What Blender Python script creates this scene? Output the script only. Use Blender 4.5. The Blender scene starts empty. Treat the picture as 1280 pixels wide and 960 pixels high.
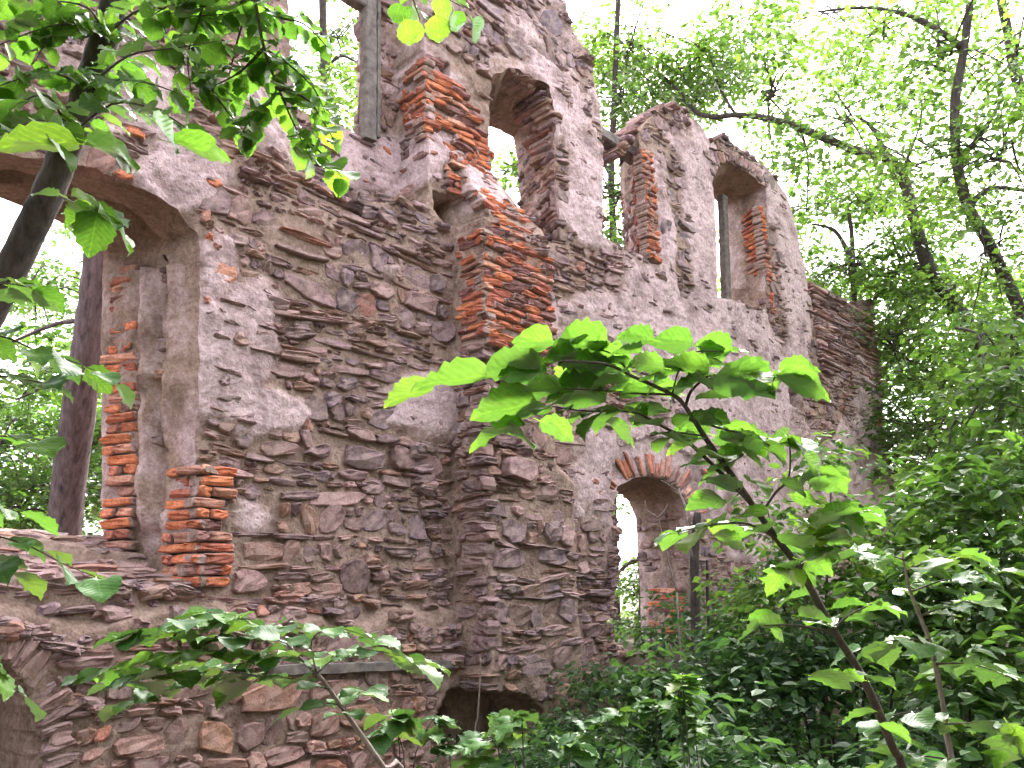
import bpy, math, random
import numpy as np
from mathutils import Vector, Matrix

# ------------------------------------------------------------------ camera, sky, sun, exposure
SC = bpy.context.scene
COL = SC.collection
EYE = np.array([0.0, 0.0, 1.6])
FPX, PITCH, ROLL = 1050.0, math.radians(15.7), math.radians(1.2)
_f = np.array([0, math.cos(PITCH), math.sin(PITCH)])
_r0 = np.array([1.0, 0, 0]); _v0 = np.array([0, -math.sin(PITCH), math.cos(PITCH)])
CR = math.cos(ROLL) * _r0 - math.sin(ROLL) * _v0
CU = math.cos(ROLL) * _v0 + math.sin(ROLL) * _r0
cam_data = bpy.data.cameras.new("camera"); cam = bpy.data.objects.new("camera", cam_data)
COL.objects.link(cam); SC.camera = cam
cam_data.sensor_width = 36.0; cam_data.lens = FPX / 1280 * 36.0
cam_data.clip_start = 0.05; cam_data.clip_end = 2000
cam.matrix_world = Matrix([[CR[0], CU[0], -_f[0], EYE[0]], [CR[1], CU[1], -_f[1], EYE[1]],
                           [CR[2], CU[2], -_f[2], EYE[2]], [0, 0, 0, 1]])

SUN_EL, SUN_AZ = math.radians(56), math.radians(25)      # azimuth measured from +Y towards +X
world = bpy.data.worlds.new("World"); SC.world = world; world.use_nodes = True
nt = world.node_tree; nt.nodes.clear()
wo = nt.nodes.new("ShaderNodeOutputWorld"); bg = nt.nodes.new("ShaderNodeBackground")
sky = nt.nodes.new("ShaderNodeTexSky"); sky.sky_type = 'NISHITA'; sky.sun_disc = False
sky.sun_elevation = SUN_EL; sky.sun_rotation = SUN_AZ; sky.dust_density = 4.0; sky.air_density = 1.0
hs = nt.nodes.new("ShaderNodeHueSaturation"); hs.inputs['Saturation'].default_value = 0.22
nt.links.new(sky.outputs[0], hs.inputs['Color']); nt.links.new(hs.outputs[0], bg.inputs[0])
bg.inputs[1].default_value = 0.15
nt.links.new(bg.outputs[0], wo.inputs[0])
sun_d = bpy.data.lights.new("sun", 'SUN'); sun_d.energy = 1.0; sun_d.angle = math.radians(20); sun_d.color = (1, .96, .9)
sun = bpy.data.objects.new("sun", sun_d); COL.objects.link(sun)
_sd = Vector((math.sin(SUN_AZ) * math.cos(SUN_EL), math.cos(SUN_AZ) * math.cos(SUN_EL), math.sin(SUN_EL)))
sun.rotation_euler = _sd.to_track_quat('Z', 'Y').to_euler()
vs = SC.view_settings
vs.view_transform = 'Standard'; vs.look = 'None'; vs.gamma = 1.0; vs.use_curve_mapping = False
vs.exposure = 3.05
SC.cycles.max_bounces = 4; SC.cycles.diffuse_bounces = 2; SC.cycles.transmission_bounces = 3; SC.cycles.glossy_bounces = 1
SC.cycles.use_adaptive_sampling = True; SC.cycles.adaptive_threshold = .03; SC.cycles.use_denoising = True

# ------------------------------------------------------------------ helpers
RNG = np.random.default_rng(7)
def at(px, py, depth):
    return EYE + (_f + CR * (px - 640) / FPX - CU * (py - 480) / FPX) * depth
def proj(P):
    q = np.asarray(P) - EYE
    d = q @ _f
    return 640 + FPX * (q @ CR) / d, 480 - FPX * (q @ CU) / d, d
WALL_A = math.radians(44.3); DW = 5.7; TH = 0.85
U = np.array([math.sin(WALL_A), math.cos(WALL_A), 0]); N = np.array([math.cos(WALL_A), -math.sin(WALL_A), 0]); ZZ = np.array([0, 0, 1.0])
def sz(px, py, h=0.0):                     # pixel on the plane h metres in front of the wall -> (along wall, height)
    d = _f + CR * (px - 640) / FPX - CU * (py - 480) / FPX
    t = (-(DW - h) - N @ EYE) / (N @ d)
    P = EYE + d * t
    return float(U @ P), float(P[2])
def W(s, z, h):                            # wall coordinates -> world
    s, z, h = (np.asarray(a, float) for a in (s, z, h))
    return s[..., None] * U + z[..., None] * ZZ + (h - DW)[..., None] * N
def poly(pts, h=0.0): return np.array([sz(x, y, h) for x, y in pts])
def pip(P, X, Y):
    ins = np.zeros(np.shape(X), bool); n = len(P)
    for i in range(n):
        x0, y0 = P[i]; x1, y1 = P[(i + 1) % n]
        if y0 == y1: continue
        ins ^= ((y0 > Y) != (y1 > Y)) & (X < (x1 - x0) * (Y - y0) / (y1 - y0) + x0)
    return ins
_tabs = {}
def vnoise(x, y, seed=0):
    if seed not in _tabs: _tabs[seed] = np.random.default_rng(1000 + seed).random((256, 256))
    T = _tabs[seed]; x = np.asarray(x, float); y = np.asarray(y, float)
    xi = np.floor(x).astype(int); yi = np.floor(y).astype(int); fx = x - xi; fy = y - yi
    fx = fx * fx * (3 - 2 * fx); fy = fy * fy * (3 - 2 * fy)
    a = T[xi & 255, yi & 255]; b = T[(xi + 1) & 255, yi & 255]; c = T[xi & 255, (yi + 1) & 255]; d = T[(xi + 1) & 255, (yi + 1) & 255]
    return (a * (1 - fx) + b * fx) * (1 - fy) + (c * (1 - fx) + d * fx) * fy
def fbm(x, y, seed=0, oct=4):
    t = 0; amp = .5; k = 1
    for o in range(oct):
        t = t + amp * (vnoise(np.asarray(x) * k + o * 17.3, np.asarray(y) * k + o * 9.1, seed + o) - .5) * 2; amp *= .5; k *= 2.03
    return t
def sstep(a, b, x):
    t = np.clip((np.asarray(x, float) - a) / (b - a), 0, 1); return t * t * (3 - 2 * t)

def mesh_np(name, V, quads=None, tris=None, smooth=False, col=None, uv=None, attr=None):
    me = bpy.data.meshes.new(name)
    V = np.asarray(V, np.float32)
    idx, starts, off = [], [], 0
    if quads is not None and len(quads):
        q = np.asarray(quads, np.int32); idx.append(q.ravel()); starts.append(np.arange(len(q)) * 4); off = len(q) * 4
    if tris is not None and len(tris):
        t = np.asarray(tris, np.int32); idx.append(t.ravel()); starts.append(off + np.arange(len(t)) * 3)
    idx = np.concatenate(idx); starts = np.concatenate(starts).astype(np.int32)
    me.vertices.add(len(V)); me.vertices.foreach_set('co', V.ravel())
    me.loops.add(len(idx)); me.loops.foreach_set('vertex_index', idx.astype(np.int32))
    me.polygons.add(len(starts)); me.polygons.foreach_set('loop_start', starts)
    sm = np.full(len(starts), smooth, bool) if np.isscalar(smooth) else np.asarray(smooth, bool)
    me.polygons.foreach_set('use_smooth', sm)
    me.update(calc_edges=True)
    if col is not None:
        c = np.ones((len(V), 4), np.float32); c[:, :3] = col
        a = me.color_attributes.new('Col', 'FLOAT_COLOR', 'POINT'); a.data.foreach_set('color', c.ravel())
    if attr is not None:
        for k, v in attr.items():
            a = me.attributes.new(k, 'FLOAT', 'POINT'); a.data.foreach_set('value', np.asarray(v, np.float32))
    if uv is not None:
        l = me.uv_layers.new(name='UVMap'); l.data.foreach_set('uv', np.asarray(uv, np.float32)[idx].ravel())
    return me
def obj(name, me, mat=None, parent=None):
    o = bpy.data.objects.new(name, me); COL.objects.link(o)
    if mat is not None and me is not None and not me.materials: me.materials.append(mat)
    if parent is not None: o.parent = parent
    return o
def tag(o, label=None, cat=None, group=None, kind=None):
    for k, v in (('label', label), ('category', cat), ('group', group), ('kind', kind)):
        if v: o[k] = v
    return o
def thing(name, label, cat, group=None):
    return tag(obj(name, None), label, cat, group)

class Acc:                                  # collects pieces into one mesh
    def __init__(s): s.V, s.Q, s.T, s.C, s.S, s.n = [], [], [], [], [], 0
    def add(s, V, Q=None, T=None, C=None):
        s.V.append(V)
        if Q is not None: s.Q.append(np.asarray(Q) + s.n)
        if T is not None: s.T.append(np.asarray(T) + s.n)
        if C is not None: s.C.append(np.broadcast_to(C, (len(V), 3)))
        s.n += len(V)
    def mesh(s, name, smooth=False):
        return mesh_np(name, np.concatenate(s.V), np.concatenate(s.Q) if s.Q else None, np.concatenate(s.T) if s.T else None,
                       smooth, np.concatenate(s.C) if s.C else None)

def smooth_path(pts, n=4):
    P = np.asarray(pts, float); out = []
    for i in range(len(P) - 1):
        p0 = P[max(i - 1, 0)]; p1 = P[i]; p2 = P[i + 1]; p3 = P[min(i + 2, len(P) - 1)]
        for t in np.linspace(0, 1, n, endpoint=False):
            out.append(.5 * ((2 * p1) + (p2 - p0) * t + (2 * p0 - 5 * p1 + 4 * p2 - p3) * t * t + (3 * p1 - p0 - 3 * p2 + p3) * t ** 3))
    out.append(P[-1]); return np.array(out)
def tube(pts, r0, r1, sides=8, n=4, rough=.06, rng=RNG, radii=None):
    P = smooth_path(pts, n); m = len(P)
    R = np.linspace(r0, r1, m) if radii is None else np.interp(np.linspace(0, 1, m), np.linspace(0, 1, len(radii)), radii)
    T = np.gradient(P, axis=0); T /= np.linalg.norm(T, axis=1)[:, None] + 1e-9
    ref = np.array([.31, .77, .2]); V = []
    for i in range(m):
        a = np.cross(T[i], ref); a /= np.linalg.norm(a) + 1e-9; b = np.cross(T[i], a)
        th = np.linspace(0, 2 * math.pi, sides, endpoint=False)
        rr = R[i] * (1 + rough * rng.standard_normal(sides))
        V.append(P[i] + (np.cos(th) * rr)[:, None] * a + (np.sin(th) * rr)[:, None] * b)
    V = np.concatenate(V); Q = []
    for i in range(m - 1):
        for k in range(sides):
            Q.append((i * sides + k, i * sides + (k + 1) % sides, (i + 1) * sides + (k + 1) % sides, (i + 1) * sides + k))
    V = np.vstack([V, P[0], P[-1]]); T3 = []
    for k in range(sides):
        T3.append(((k + 1) % sides, k, m * sides)); T3.append(((m - 1) * sides + k, (m - 1) * sides + (k + 1) % sides, m * sides + 1))
    return V, np.array(Q), np.array(T3)

# ------------------------------------------------------------------ materials
def mat_base(name):
    m = bpy.data.materials.new(name); m.use_nodes = True
    t = m.node_tree; t.nodes.clear()
    return m, t, (lambda k, **kw: _node(t, k, **kw)), t.links.new
def _node(t, k, **kw):
    n = t.nodes.new('ShaderNode' + k)
    for a, b in kw.items():
        if a.startswith('i_'):
            n.inputs[a[2:].replace('_', ' ')].default_value = b
        else: setattr(n, a, b)
    return n
def ramp(nd, pts):
    e = nd.color_ramp.elements
    while len(e) > 1: e.remove(e[-1])
    e[0].position = pts[0][0]; e[0].color = (*pts[0][1], 1)
    for p, c in pts[1:]:
        k = e.new(p); k.color = (*c, 1)
def masonry(name, gain=1.0, bump=.6, dirt=.35, lichen=.12):
    m, t, nd, L = mat_base(name)
    out = nd('OutputMaterial'); b = nd('BsdfPrincipled'); b.inputs['Roughness'].default_value = .92
    b.inputs['Specular IOR Level'].default_value = .2
    a = nd('Attribute', attribute_name='Col'); tc = nd('TexCoord')
    n1 = nd('TexNoise', i_Scale=14.0, i_Detail=8.0, i_Roughness=.7); n2 = nd('TexNoise', i_Scale=70.0, i_Detail=6.0, i_Roughness=.7)
    n3 = nd('TexNoise', i_Scale=6.5, i_Detail=8.0, i_Roughness=.75)
    for n in (n1, n2, n3): L(tc.outputs['Object'], n.inputs['Vector'])
    r1 = nd('ValToRGB'); ramp(r1, [(.3, (.5, .48, .47)), (.5, (1, 1, 1)), (.72, (1.5, 1.45, 1.45))]); L(n1.outputs[0], r1.inputs[0])
    mx = nd('MixRGB', blend_type='MULTIPLY'); mx.inputs[0].default_value = 1; L(a.outputs[0], mx.inputs[1]); L(r1.outputs[0], mx.inputs[2])
    r2 = nd('ValToRGB'); ramp(r2, [(.35, (.62, .6, .6)), (.6, (1.25, 1.25, 1.25))]); L(n2.outputs[0], r2.inputs[0])
    mx2 = nd('MixRGB', blend_type='MULTIPLY'); mx2.inputs[0].default_value = .8; L(mx.outputs[0], mx2.inputs[1]); L(r2.outputs[0], mx2.inputs[2])
    r3 = nd('ValToRGB'); ramp(r3, [(.44, (0, 0, 0)), (.62, (dirt,) * 3)]); L(n3.outputs[0], r3.inputs[0])
    mx3 = nd('MixRGB'); L(r3.outputs[0], mx3.inputs[0]); L(mx2.outputs[0], mx3.inputs[1]); mx3.inputs[2].default_value = (.40, .28, .25, 1)
    n4 = nd('TexNoise', i_Scale=1.7, i_Detail=7.0, i_Roughness=.7); L(tc.outputs['Object'], n4.inputs['Vector'])
    r4 = nd('ValToRGB'); ramp(r4, [(.58, (0, 0, 0)), (.72, (lichen * 2,) * 3)]); L(n4.outputs[0], r4.inputs[0])
    mx4 = nd('MixRGB'); L(r4.outputs[0], mx4.inputs[0]); L(mx3.outputs[0], mx4.inputs[1]); mx4.inputs[2].default_value = (.12, .125, .06, 1)
    L(mx4.outputs[0], b.inputs['Base Color'])
    bp = nd('Bump'); bp.inputs['Strength'].default_value = bump; bp.inputs['Distance'].default_value = .02
    bp2 = nd('Bump'); bp2.inputs['Strength'].default_value = bump * .7; bp2.inputs['Distance'].default_value = .006
    L(n1.outputs[0], bp.inputs['Height']); L(n2.outputs[0], bp2.inputs['Height']); L(bp.outputs[0], bp2.inputs['Normal']); L(bp2.outputs[0], b.inputs['Normal'])
    L(b.outputs[0], out.inputs[0]); return m
M_STONE = masonry('stone', bump=.9, dirt=.7, lichen=.1); M_BRICK = masonry('brick_clay', bump=.7, dirt=.22, lichen=.03); 
def mortar_mat():
    m, t, nd, L = mat_base('mortar_plaster')
    out = nd('OutputMaterial'); b = nd('BsdfPrincipled'); b.inputs['Roughness'].default_value = .95; b.inputs['Specular IOR Level'].default_value = .15
    a = nd('Attribute', attribute_name='plaster'); tc = nd('TexCoord')
    n0 = nd('TexNoise', i_Scale=2.4, i_Detail=8.0, i_Roughness=.65); n1 = nd('TexNoise', i_Scale=22.0, i_Detail=8.0, i_Roughness=.72); n2 = nd('TexNoise', i_Scale=110.0, i_Detail=4.0, i_Roughness=.7)
    vo = nd('TexVoronoi', i_Scale=38.0); n5 = nd('TexNoise', i_Scale=7.0, i_Detail=6.0, i_Roughness=.7)
    for n in (n0, n1, n2, vo, n5): L(tc.outputs['Object'], n.inputs['Vector'])
    mo = nd('ValToRGB'); ramp(mo, [(.3, (.22, .142, .115)), (.5, (.37, .252, .208)), (.7, (.49, .36, .315))]); L(n1.outputs[0], mo.inputs[0])
    pl = nd('ValToRGB'); ramp(pl, [(.28, (.34, .225, .225)), (.45, (.56, .395, .40)), (.62, (.70, .53, .55))]); L(n1.outputs[0], pl.inputs[0])
    add = nd('Math', operation='MULTIPLY_ADD'); L(n5.outputs[0], add.inputs[0]); add.inputs[1].default_value = 1.1; add.inputs[2].default_value = -.55
    sm = nd('Math', operation='ADD'); L(a.outputs['Fac'], sm.inputs[0]); L(add.outputs[0], sm.inputs[1])
    rr = nd('ValToRGB'); ramp(rr, [(.3, (0, 0, 0)), (.62, (1, 1, 1))]); L(sm.outputs[0], rr.inputs[0])
    mx = nd('MixRGB'); L(rr.outputs[0], mx.inputs[0]); L(mo.outputs[0], mx.inputs[1]); L(pl.outputs[0], mx.inputs[2])
    st = nd('ValToRGB'); ramp(st, [(.36, (.45, .42, .4)), (.52, (1, 1, 1))]); L(n0.outputs[0], st.inputs[0])
    mx2 = nd('MixRGB', blend_type='MULTIPLY'); mx2.inputs[0].default_value = .8; L(mx.outputs[0], mx2.inputs[1]); L(st.outputs[0], mx2.inputs[2])
    sp = nd('ValToRGB'); ramp(sp, [(.1, (.5, .46, .44)), (.3, (1, 1, 1))]); L(vo.outputs[0], sp.inputs[0])
    mx3 = nd('MixRGB', blend_type='MULTIPLY'); mx3.inputs[0].default_value = .6; L(mx2.outputs[0], mx3.inputs[1]); L(sp.outputs[0], mx3.inputs[2])
    L(mx3.outputs[0], b.inputs['Base Color'])
    bp = nd('Bump'); bp.inputs['Strength'].default_value = .8; bp.inputs['Distance'].default_value = .025; L(n1.outputs[0], bp.inputs['Height'])
    bp2 = nd('Bump'); bp2.inputs['Strength'].default_value = .6; bp2.inputs['Distance'].default_value = .008; L(n2.outputs[0], bp2.inputs['Height']); L(bp.outputs[0], bp2.inputs['Normal'])
    bp3 = nd('Bump'); bp3.inputs['Strength'].default_value = .4; bp3.inputs['Distance'].default_value = .012; L(vo.outputs[0], bp3.inputs['Height']); L(bp2.outputs[0], bp3.inputs['Normal'])
    L(bp3.outputs[0], b.inputs['Normal']); L(b.outputs[0], out.inputs[0]); return m
M_MORTAR = mortar_mat()
def fibre(name, dark, light, scale=(30, 30, 4), bump=.6):
    m, t, nd, L = mat_base(name)
    out = nd('OutputMaterial'); b = nd('BsdfPrincipled'); b.inputs['Roughness'].default_value = .9; b.inputs['Specular IOR Level'].default_value = .2
    tc = nd('TexCoord'); mp = nd('Mapping'); mp.inputs['Scale'].default_value = scale; L(tc.outputs['Object'], mp.inputs[0])
    n = nd('TexNoise', i_Scale=1.0, i_Detail=8.0, i_Roughness=.7); L(mp.outputs[0], n.inputs['Vector'])
    r = nd('ValToRGB'); ramp(r, [(.32, dark), (.68, light)]); L(n.outputs[0], r.inputs[0]); L(r.outputs[0], b.inputs['Base Color'])
    bp = nd('Bump'); bp.inputs['Strength'].default_value = bump; bp.inputs['Distance'].default_value = .02; L(n.outputs[0], bp.inputs['Height']); L(bp.outputs[0], b.inputs['Normal'])
    L(b.outputs[0], out.inputs[0]); return m
M_BARK = fibre('bark', (.035, .028, .028), (.14, .11, .105))
M_BARK2 = fibre('bark_young', (.05, .04, .035), (.12, .095, .08), (60, 60, 25), .3)
M_PINE = fibre('bark_rough', (.04, .028, .03), (.19, .135, .14), (18, 18, 5), .9)
M_TIMBER = fibre('weathered_timber', (.09, .075, .07), (.26, .22, .2), (12, 12, 12), .5)
M_DEAD = fibre('dead_twig', (.16, .12, .11), (.34, .27, .25), (60, 60, 30), .3)
M_SOIL = fibre('leaf_litter', (.03, .022, .015), (.12, .085, .06), (9, 9, 9), .9)
def leaf_mat(name, source, veins=False, trans=.45, gloss=.075, tint=(2.3, 2.1, 1.0)):
    m, t, nd, L = mat_base(name)
    out = nd('OutputMaterial'); d = nd('BsdfDiffuse'); tr = nd('BsdfTranslucent'); g = nd('BsdfGlossy'); g.inputs['Roughness'].default_value = .38
    tc = nd('TexCoord')
    if source == 'attr':
        a = nd('Attribute', attribute_name='Col'); c = a.outputs[0]
    else:
        oi = nd('ObjectInfo'); r = nd('ValToRGB'); ramp(r, source); L(oi.outputs['Random'], r.inputs[0]); c = r.outputs[0]
    if veins:
        uv = nd('UVMap'); s = nd('SeparateXYZ'); L(uv.outputs[0], s.inputs[0])
        ab = nd('Math', operation='ABSOLUTE'); L(s.outputs[0], ab.inputs[0])
        k = nd('Math', operation='MULTIPLY_ADD'); L(ab.outputs[0], k.inputs[0]); k.inputs[1].default_value = -.8; L(s.outputs[1], k.inputs[2])
        ml = nd('Math', operation='MULTIPLY'); L(k.outputs[0], ml.inputs[0]); ml.inputs[1].default_value = 8.5
        fr = nd('Math', operation='PINGPONG'); L(ml.outputs[0], fr.inputs[0]); fr.inputs[1].default_value = .5
        lt = nd('ValToRGB'); ramp(lt, [(.0, (1.35, 1.3, 1.2)), (.1, (1, 1, 1)), (.5, (.9, .92, .9))]); L(fr.outputs[0], lt.inputs[0])
        mr = nd('ValToRGB'); ramp(mr, [(.0, (1.5, 1.4, 1.3)), (.03, (1, 1, 1))]); L(ab.outputs[0], mr.inputs[0])
        m1 = nd('MixRGB', blend_type='MULTIPLY'); m1.inputs[0].default_value = 1; L(c, m1.inputs[1]); L(lt.outputs[0], m1.inputs[2])
        m2 = nd('MixRGB', blend_type='MULTIPLY'); m2.inputs[0].default_value = 1; L(m1.outputs[0], m2.inputs[1]); L(mr.outputs[0], m2.inputs[2]); c = m2.outputs[0]
        bp = nd('Bump'); bp.inputs['Strength'].default_value = .35; bp.inputs['Distance'].default_value = .003; L(fr.outputs[0], bp.inputs['Height'])
        for n in (d, g): L(bp.outputs[0], n.inputs['Normal'])
    n = nd('TexNoise', i_Scale=9.0, i_Detail=3.0); L(tc.outputs['Object'], n.inputs['Vector'])
    r = nd('ValToRGB'); ramp(r, [(.3, (.75, .78, .7)), (.7, (1.2, 1.15, 1.1))]); L(n.outputs[0], r.inputs[0])
    mm = nd('MixRGB', blend_type='MULTIPLY'); mm.inputs[0].default_value = 1; L(c, mm.inputs[1]); L(r.outputs[0], mm.inputs[2]); c = mm.outputs[0]
    L(c, d.inputs[0])
    tg = nd('MixRGB', blend_type='MULTIPLY'); tg.inputs[0].default_value = 1; L(c, tg.inputs[1]); tg.inputs[2].default_value = (*tint, 1); L(tg.outputs[0], tr.inputs[0])
    x = nd('MixShader'); x.inputs[0].default_value = trans; L(d.outputs[0], x.inputs[1]); L(tr.outputs[0], x.inputs[2])
    fz = nd('Fresnel'); fz.inputs[0].default_value = 1.4
    fm = nd('Math', operation='MULTIPLY'); L(fz.outputs[0], fm.inputs[0]); fm.inputs[1].default_value = gloss * 5
    fm.use_clamp = True
    y = nd('MixShader'); L(fm.outputs[0], y.inputs[0]); L(x.outputs[0], y.inputs[1]); L(g.outputs[0], y.inputs[2]); L(y.outputs[0], out.inputs[0])
    return m
M_LEAF = leaf_mat('leaf_mass', 'attr', trans=.55, tint=(2.0, 2.0, 1.1))
M_LEAF_BIG = leaf_mat('leaf_broad', [(0, (.042, .10, .021)), (.5, (.06, .135, .026)), (.9, (.08, .17, .03)), (1, (.12, .19, .03))], veins=True, trans=.66, tint=(1.9, 1.9, 1.0))
M_LEAF_SHADE = leaf_mat('leaf_shaded', [(0, (.035, .085, .03)), (.6, (.05, .12, .03)), (1, (.09, .17, .03))], veins=True, trans=.35, gloss=.08)  # darker copy of the leaf material, shade put into its colour

# ------------------------------------------------------------------ the ruined wall: outlines in wall coordinates
def arr(p): return np.asarray(p, float)
OUT = poly([(-90, 1300), (-90, -260), (640, -160), (672, -40), (700, 0), (716, 42), (734, 66), (741, 110), (749, 160), (775, 163), (796, 166), (803, 160), (816, 142), (838, 134), (856, 139), (876, 162), (884, 182), (902, 172), (917, 178),
            (940, 196), (962, 216), (978, 242), (988, 268), (996, 305), (1008, 370), (1016, 398), (1040, 388), (1060, 383), (1090, 377), (1093, 420), (1100, 470),
            (1104, 520), (1108, 575), (1116, 610), (1128, 650), (1150, 720), (1190, 830), (1200, 1010), (700, 1150)])
def rough_line(P, step=.06, amp=.02, seed=300):
    D_ = dense(P, step); n = len(D_); k = np.arange(n)
    return D_ + amp * np.stack([fbm(k * .45, k * 0 + 3.3, seed, 3), fbm(k * .45, k * 0 + 9.1, seed + 7, 3)], 1)
def dense(P, step):
    out = []
    for i in range(len(P)):
        a, b = P[i], P[(i + 1) % len(P)]; n = max(1, int(np.linalg.norm(b - a) / step))
        for t in np.arange(n) / n: out.append(a + (b - a) * t)
    return np.array(out)
def opening(pts, h=0.0, xl=0, xr=0, y=0, yt=None, yb=None, amp=.02):     # xl, xr, yt, yb: where the outer mouth of the splayed reveal lies
    P = poly(pts, h); xm = (xl + xr) / 2
    return dict(P0=P, P=rough_line(P, amp=amp, seed=300 + len(pts)), h=h, b0=sz(xl, y, -TH)[0], b1=sz(xr, y, -TH)[0],
                z0=P[:, 1].min() if yb is None else sz(xm, yb, -TH)[1], z1=P[:, 1].max() if yt is None else sz(xm, yt, -TH)[1])
OPEN = {
 'arch': opening([(-140, 196), (-60, 190), (0, 193), (55, 201), (105, 210), (142, 223), (186, 245), (219, 264), (245, 293), (246, 500), (248, 733), (200, 736), (100, 726), (0, 716), (-140, 700)], xl=-330, xr=147, y=500, yb=665),
 'upper_left': opening([(452, -90), (450, 60), (449, 170), (425, 158), (395, 145), (368, 132), (352, -90)], h=-.42, xl=330, xr=451, y=90),
 'narrow': opening([(614, 215), (612, 165), (610, 125), (612, 98), (630, 88), (658, 94), (680, 110), (688, 150), (692, 190), (695, 250), (700, 306), (672, 300), (650, 297), (634, 272), (622, 245)], xl=592, xr=652, y=220, yt=160, yb=288, amp=.06),
 'brick_light': opening([(748, 297), (750, 200), (749, 140), (778, 130), (797, 140), (800, 190), (806, 250), (811, 324), (780, 312)], xl=728, xr=778, y=250, yb=312),
 'frame_light': opening([(894, 372), (892, 260), (889, 222), (897, 207), (915, 203), (937, 216), (955, 235), (957, 260), (955, 330), (956, 388), (925, 381)], xl=872, xr=910, y=320, yt=248, yb=376),
 'door': opening([(764, 815), (763, 720), (762, 625), (770, 608), (788, 598), (806, 595), (828, 599), (846, 612), (857, 634), (862, 700), (868, 822)], xl=740, xr=798, y=700, yt=617, yb=812),
}
OUT = rough_line(OUT, .08, .025, 290)
NICHE = poly([(400, 238), (440, 246), (490, 253), (529, 259), (529, -120), (280, -120), (300, 40), (330, 110), (352, 160), (380, 205)])
PIER_S = [sz(609, 400, .42)[0], sz(692, 400, .42)[0], sz(722, 640, .42)[0]]
PIER_Z = [sz(610, 292, .42)[1], sz(590, 186, .1)[1], sz(640, 560, .42)[1], sz(640, 868, .42)[1]]
PLINTH_Z = sz(300, 768)[1]
HOLES = [(poly([(538, 240), (577, 250), (580, 287), (552, 280), (541, 262)]), .35),
         (poly([(546, 72), (562, 80), (561, 96), (549, 88)]), .22), (poly([(549, 112), (564, 122), (562, 136), (551, 127)]), .22),
         (poly([(572, 862), (640, 868), (664, 890), (652, 930), (580, 940), (552, 905)], .2), .55),
         (poly([(-90, 806), (-45, 812), (0, 828), (26, 856), (40, 896), (44, 1010), (-90, 1010)], .08), .7),
         (poly([(1086, 588), (1104, 590), (1104, 606), (1090, 604)]), .25), (poly([(983, 485), (996, 490), (996, 512), (985, 506)]), .15)]
def f0(s, z):
    s = np.asarray(s, float); z = np.asarray(z, float)
    b = .055 * fbm(s * .8, z * .8, 3, 3) + .03 * fbm(s * 2.3, z * 2.3, 9, 2)
    b = b - .42 * pip(NICHE, s + .02 * fbm(s * 5, z * 5, 15, 2), z + .03 * fbm(s * 4, z * 4, 18, 2))
    ramp_ = 1 - sstep(PIER_Z[0], PIER_Z[1], z)
    wob = .03 * fbm(s * 0 + 3, z * 5, 12, 3)
    s1 = np.where(z > PIER_Z[2], PIER_S[1], PIER_S[1] + (PIER_S[2] - PIER_S[1]) * sstep(PIER_Z[2], PIER_Z[2] - .25, z))
    edge = sstep(PIER_S[0] - .035, PIER_S[0] + .005, s + wob) * (1 - sstep(s1 - .005, s1 + .05, s + wob))
    b = b + .42 * edge * ramp_ * (.92 + .1 * fbm(s * 2, z * 1.5, 21, 3))
    b = b + .08 * (1 - sstep(PLINTH_Z - .05, PLINTH_Z + .05, z + .2 * fbm(s * 2, 0 * z, 30, 3))) * (1 - edge) * (s < PIER_S[0])
    for P, d in HOLES: b = b - d * pip(P, s, z)
    return b
BLOBS = []
def blob(cx, cy, rx, ry, w=1.0, h=0.0):
    c = sz(cx, cy, h); a = sz(cx + rx, cy, h); e = sz(cx, cy - ry, h)
    BLOBS.append((c[0], c[1], abs(a[0] - c[0]), abs(e[1] - c[1]), a[1] - c[1], w))
for a in [(300, 440, 70, 110), (330, 515, 60, 40, 1.3), (225, 225, 55, 45, 1.5), (270, 330, 40, 60), (500, 330, 55, 50, .9), (470, 205, 80, 40, 1.2, -.42), (240, 400, 40, 90, .8),
          (520, 500, 60, 50, .8), (540, 650, 30, 45, .9), (320, 655, 40, 40, .7), (560, 520, 50, 40, .8), 
          (730, 250, 30, 70, 1.1), (720, 380, 60, 40, .7), (870, 300, 40, 120, 1.5), (830, 420, 60, 70, 1.3), (930, 460, 90, 80, 1.4), (990, 330, 30, 110, 1.5),
          (1060, 560, 60, 90, 1.3), (750, 590, 55, 80, 1.2), (900, 560, 90, 80, 1.2), (680, 120, 60, 70, .6), (640, 40, 70, 60, .5), (1000, 650, 90, 80, 1.0),
          (610, 235, 30, 40, 1.3, .2), (650, 215, 22, 60, .2), (510, 200, 30, 50, 1.0, -.2), (1085, 480, 25, 60, 1.0), (430, 60, 60, 60, .4), (250, 130, 120, 60, .55), (760, 700, 50, 60, .6)]:
    blob(*a)
ANTI = []
for a in [(470, 400, 80, 70), (470, 650, 110, 110), (420, 300, 110, 50), (650, 700, 70, 160), (700, 330, 40, 30), (852, 310, 11, 95), (966, 330, 12, 70), (1055, 400, 45, 45), (740, 740, 30, 110), (1045, 520, 30, 50), (640, 590, 60, 40), (150, 800, 200, 60), (350, 850, 200, 80), (100, 900, 200, 80), (500, 880, 150, 90)]:
    blob(*a); ANTI.append(BLOBS.pop())
def blobsum(L_, s, z):
    t = 0
    for c0, c1, rs, rz, sl, w in L_:
        zc = c1 + sl * (s - c0) / max(rs, 1e-3)
        t = np.maximum(t, w * np.exp(-(((s - c0) / rs) ** 2 + ((z - zc) / rz) ** 2) * 1.1))
    return t
def plaster(s, z):
    p = blobsum(BLOBS, s, z) - 1.1 * blobsum(ANTI, s, z) + .75 * fbm(s * 1.6, z * 2.0, 41, 5) + .12
    return np.clip(p, 0, 1.15)
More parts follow.
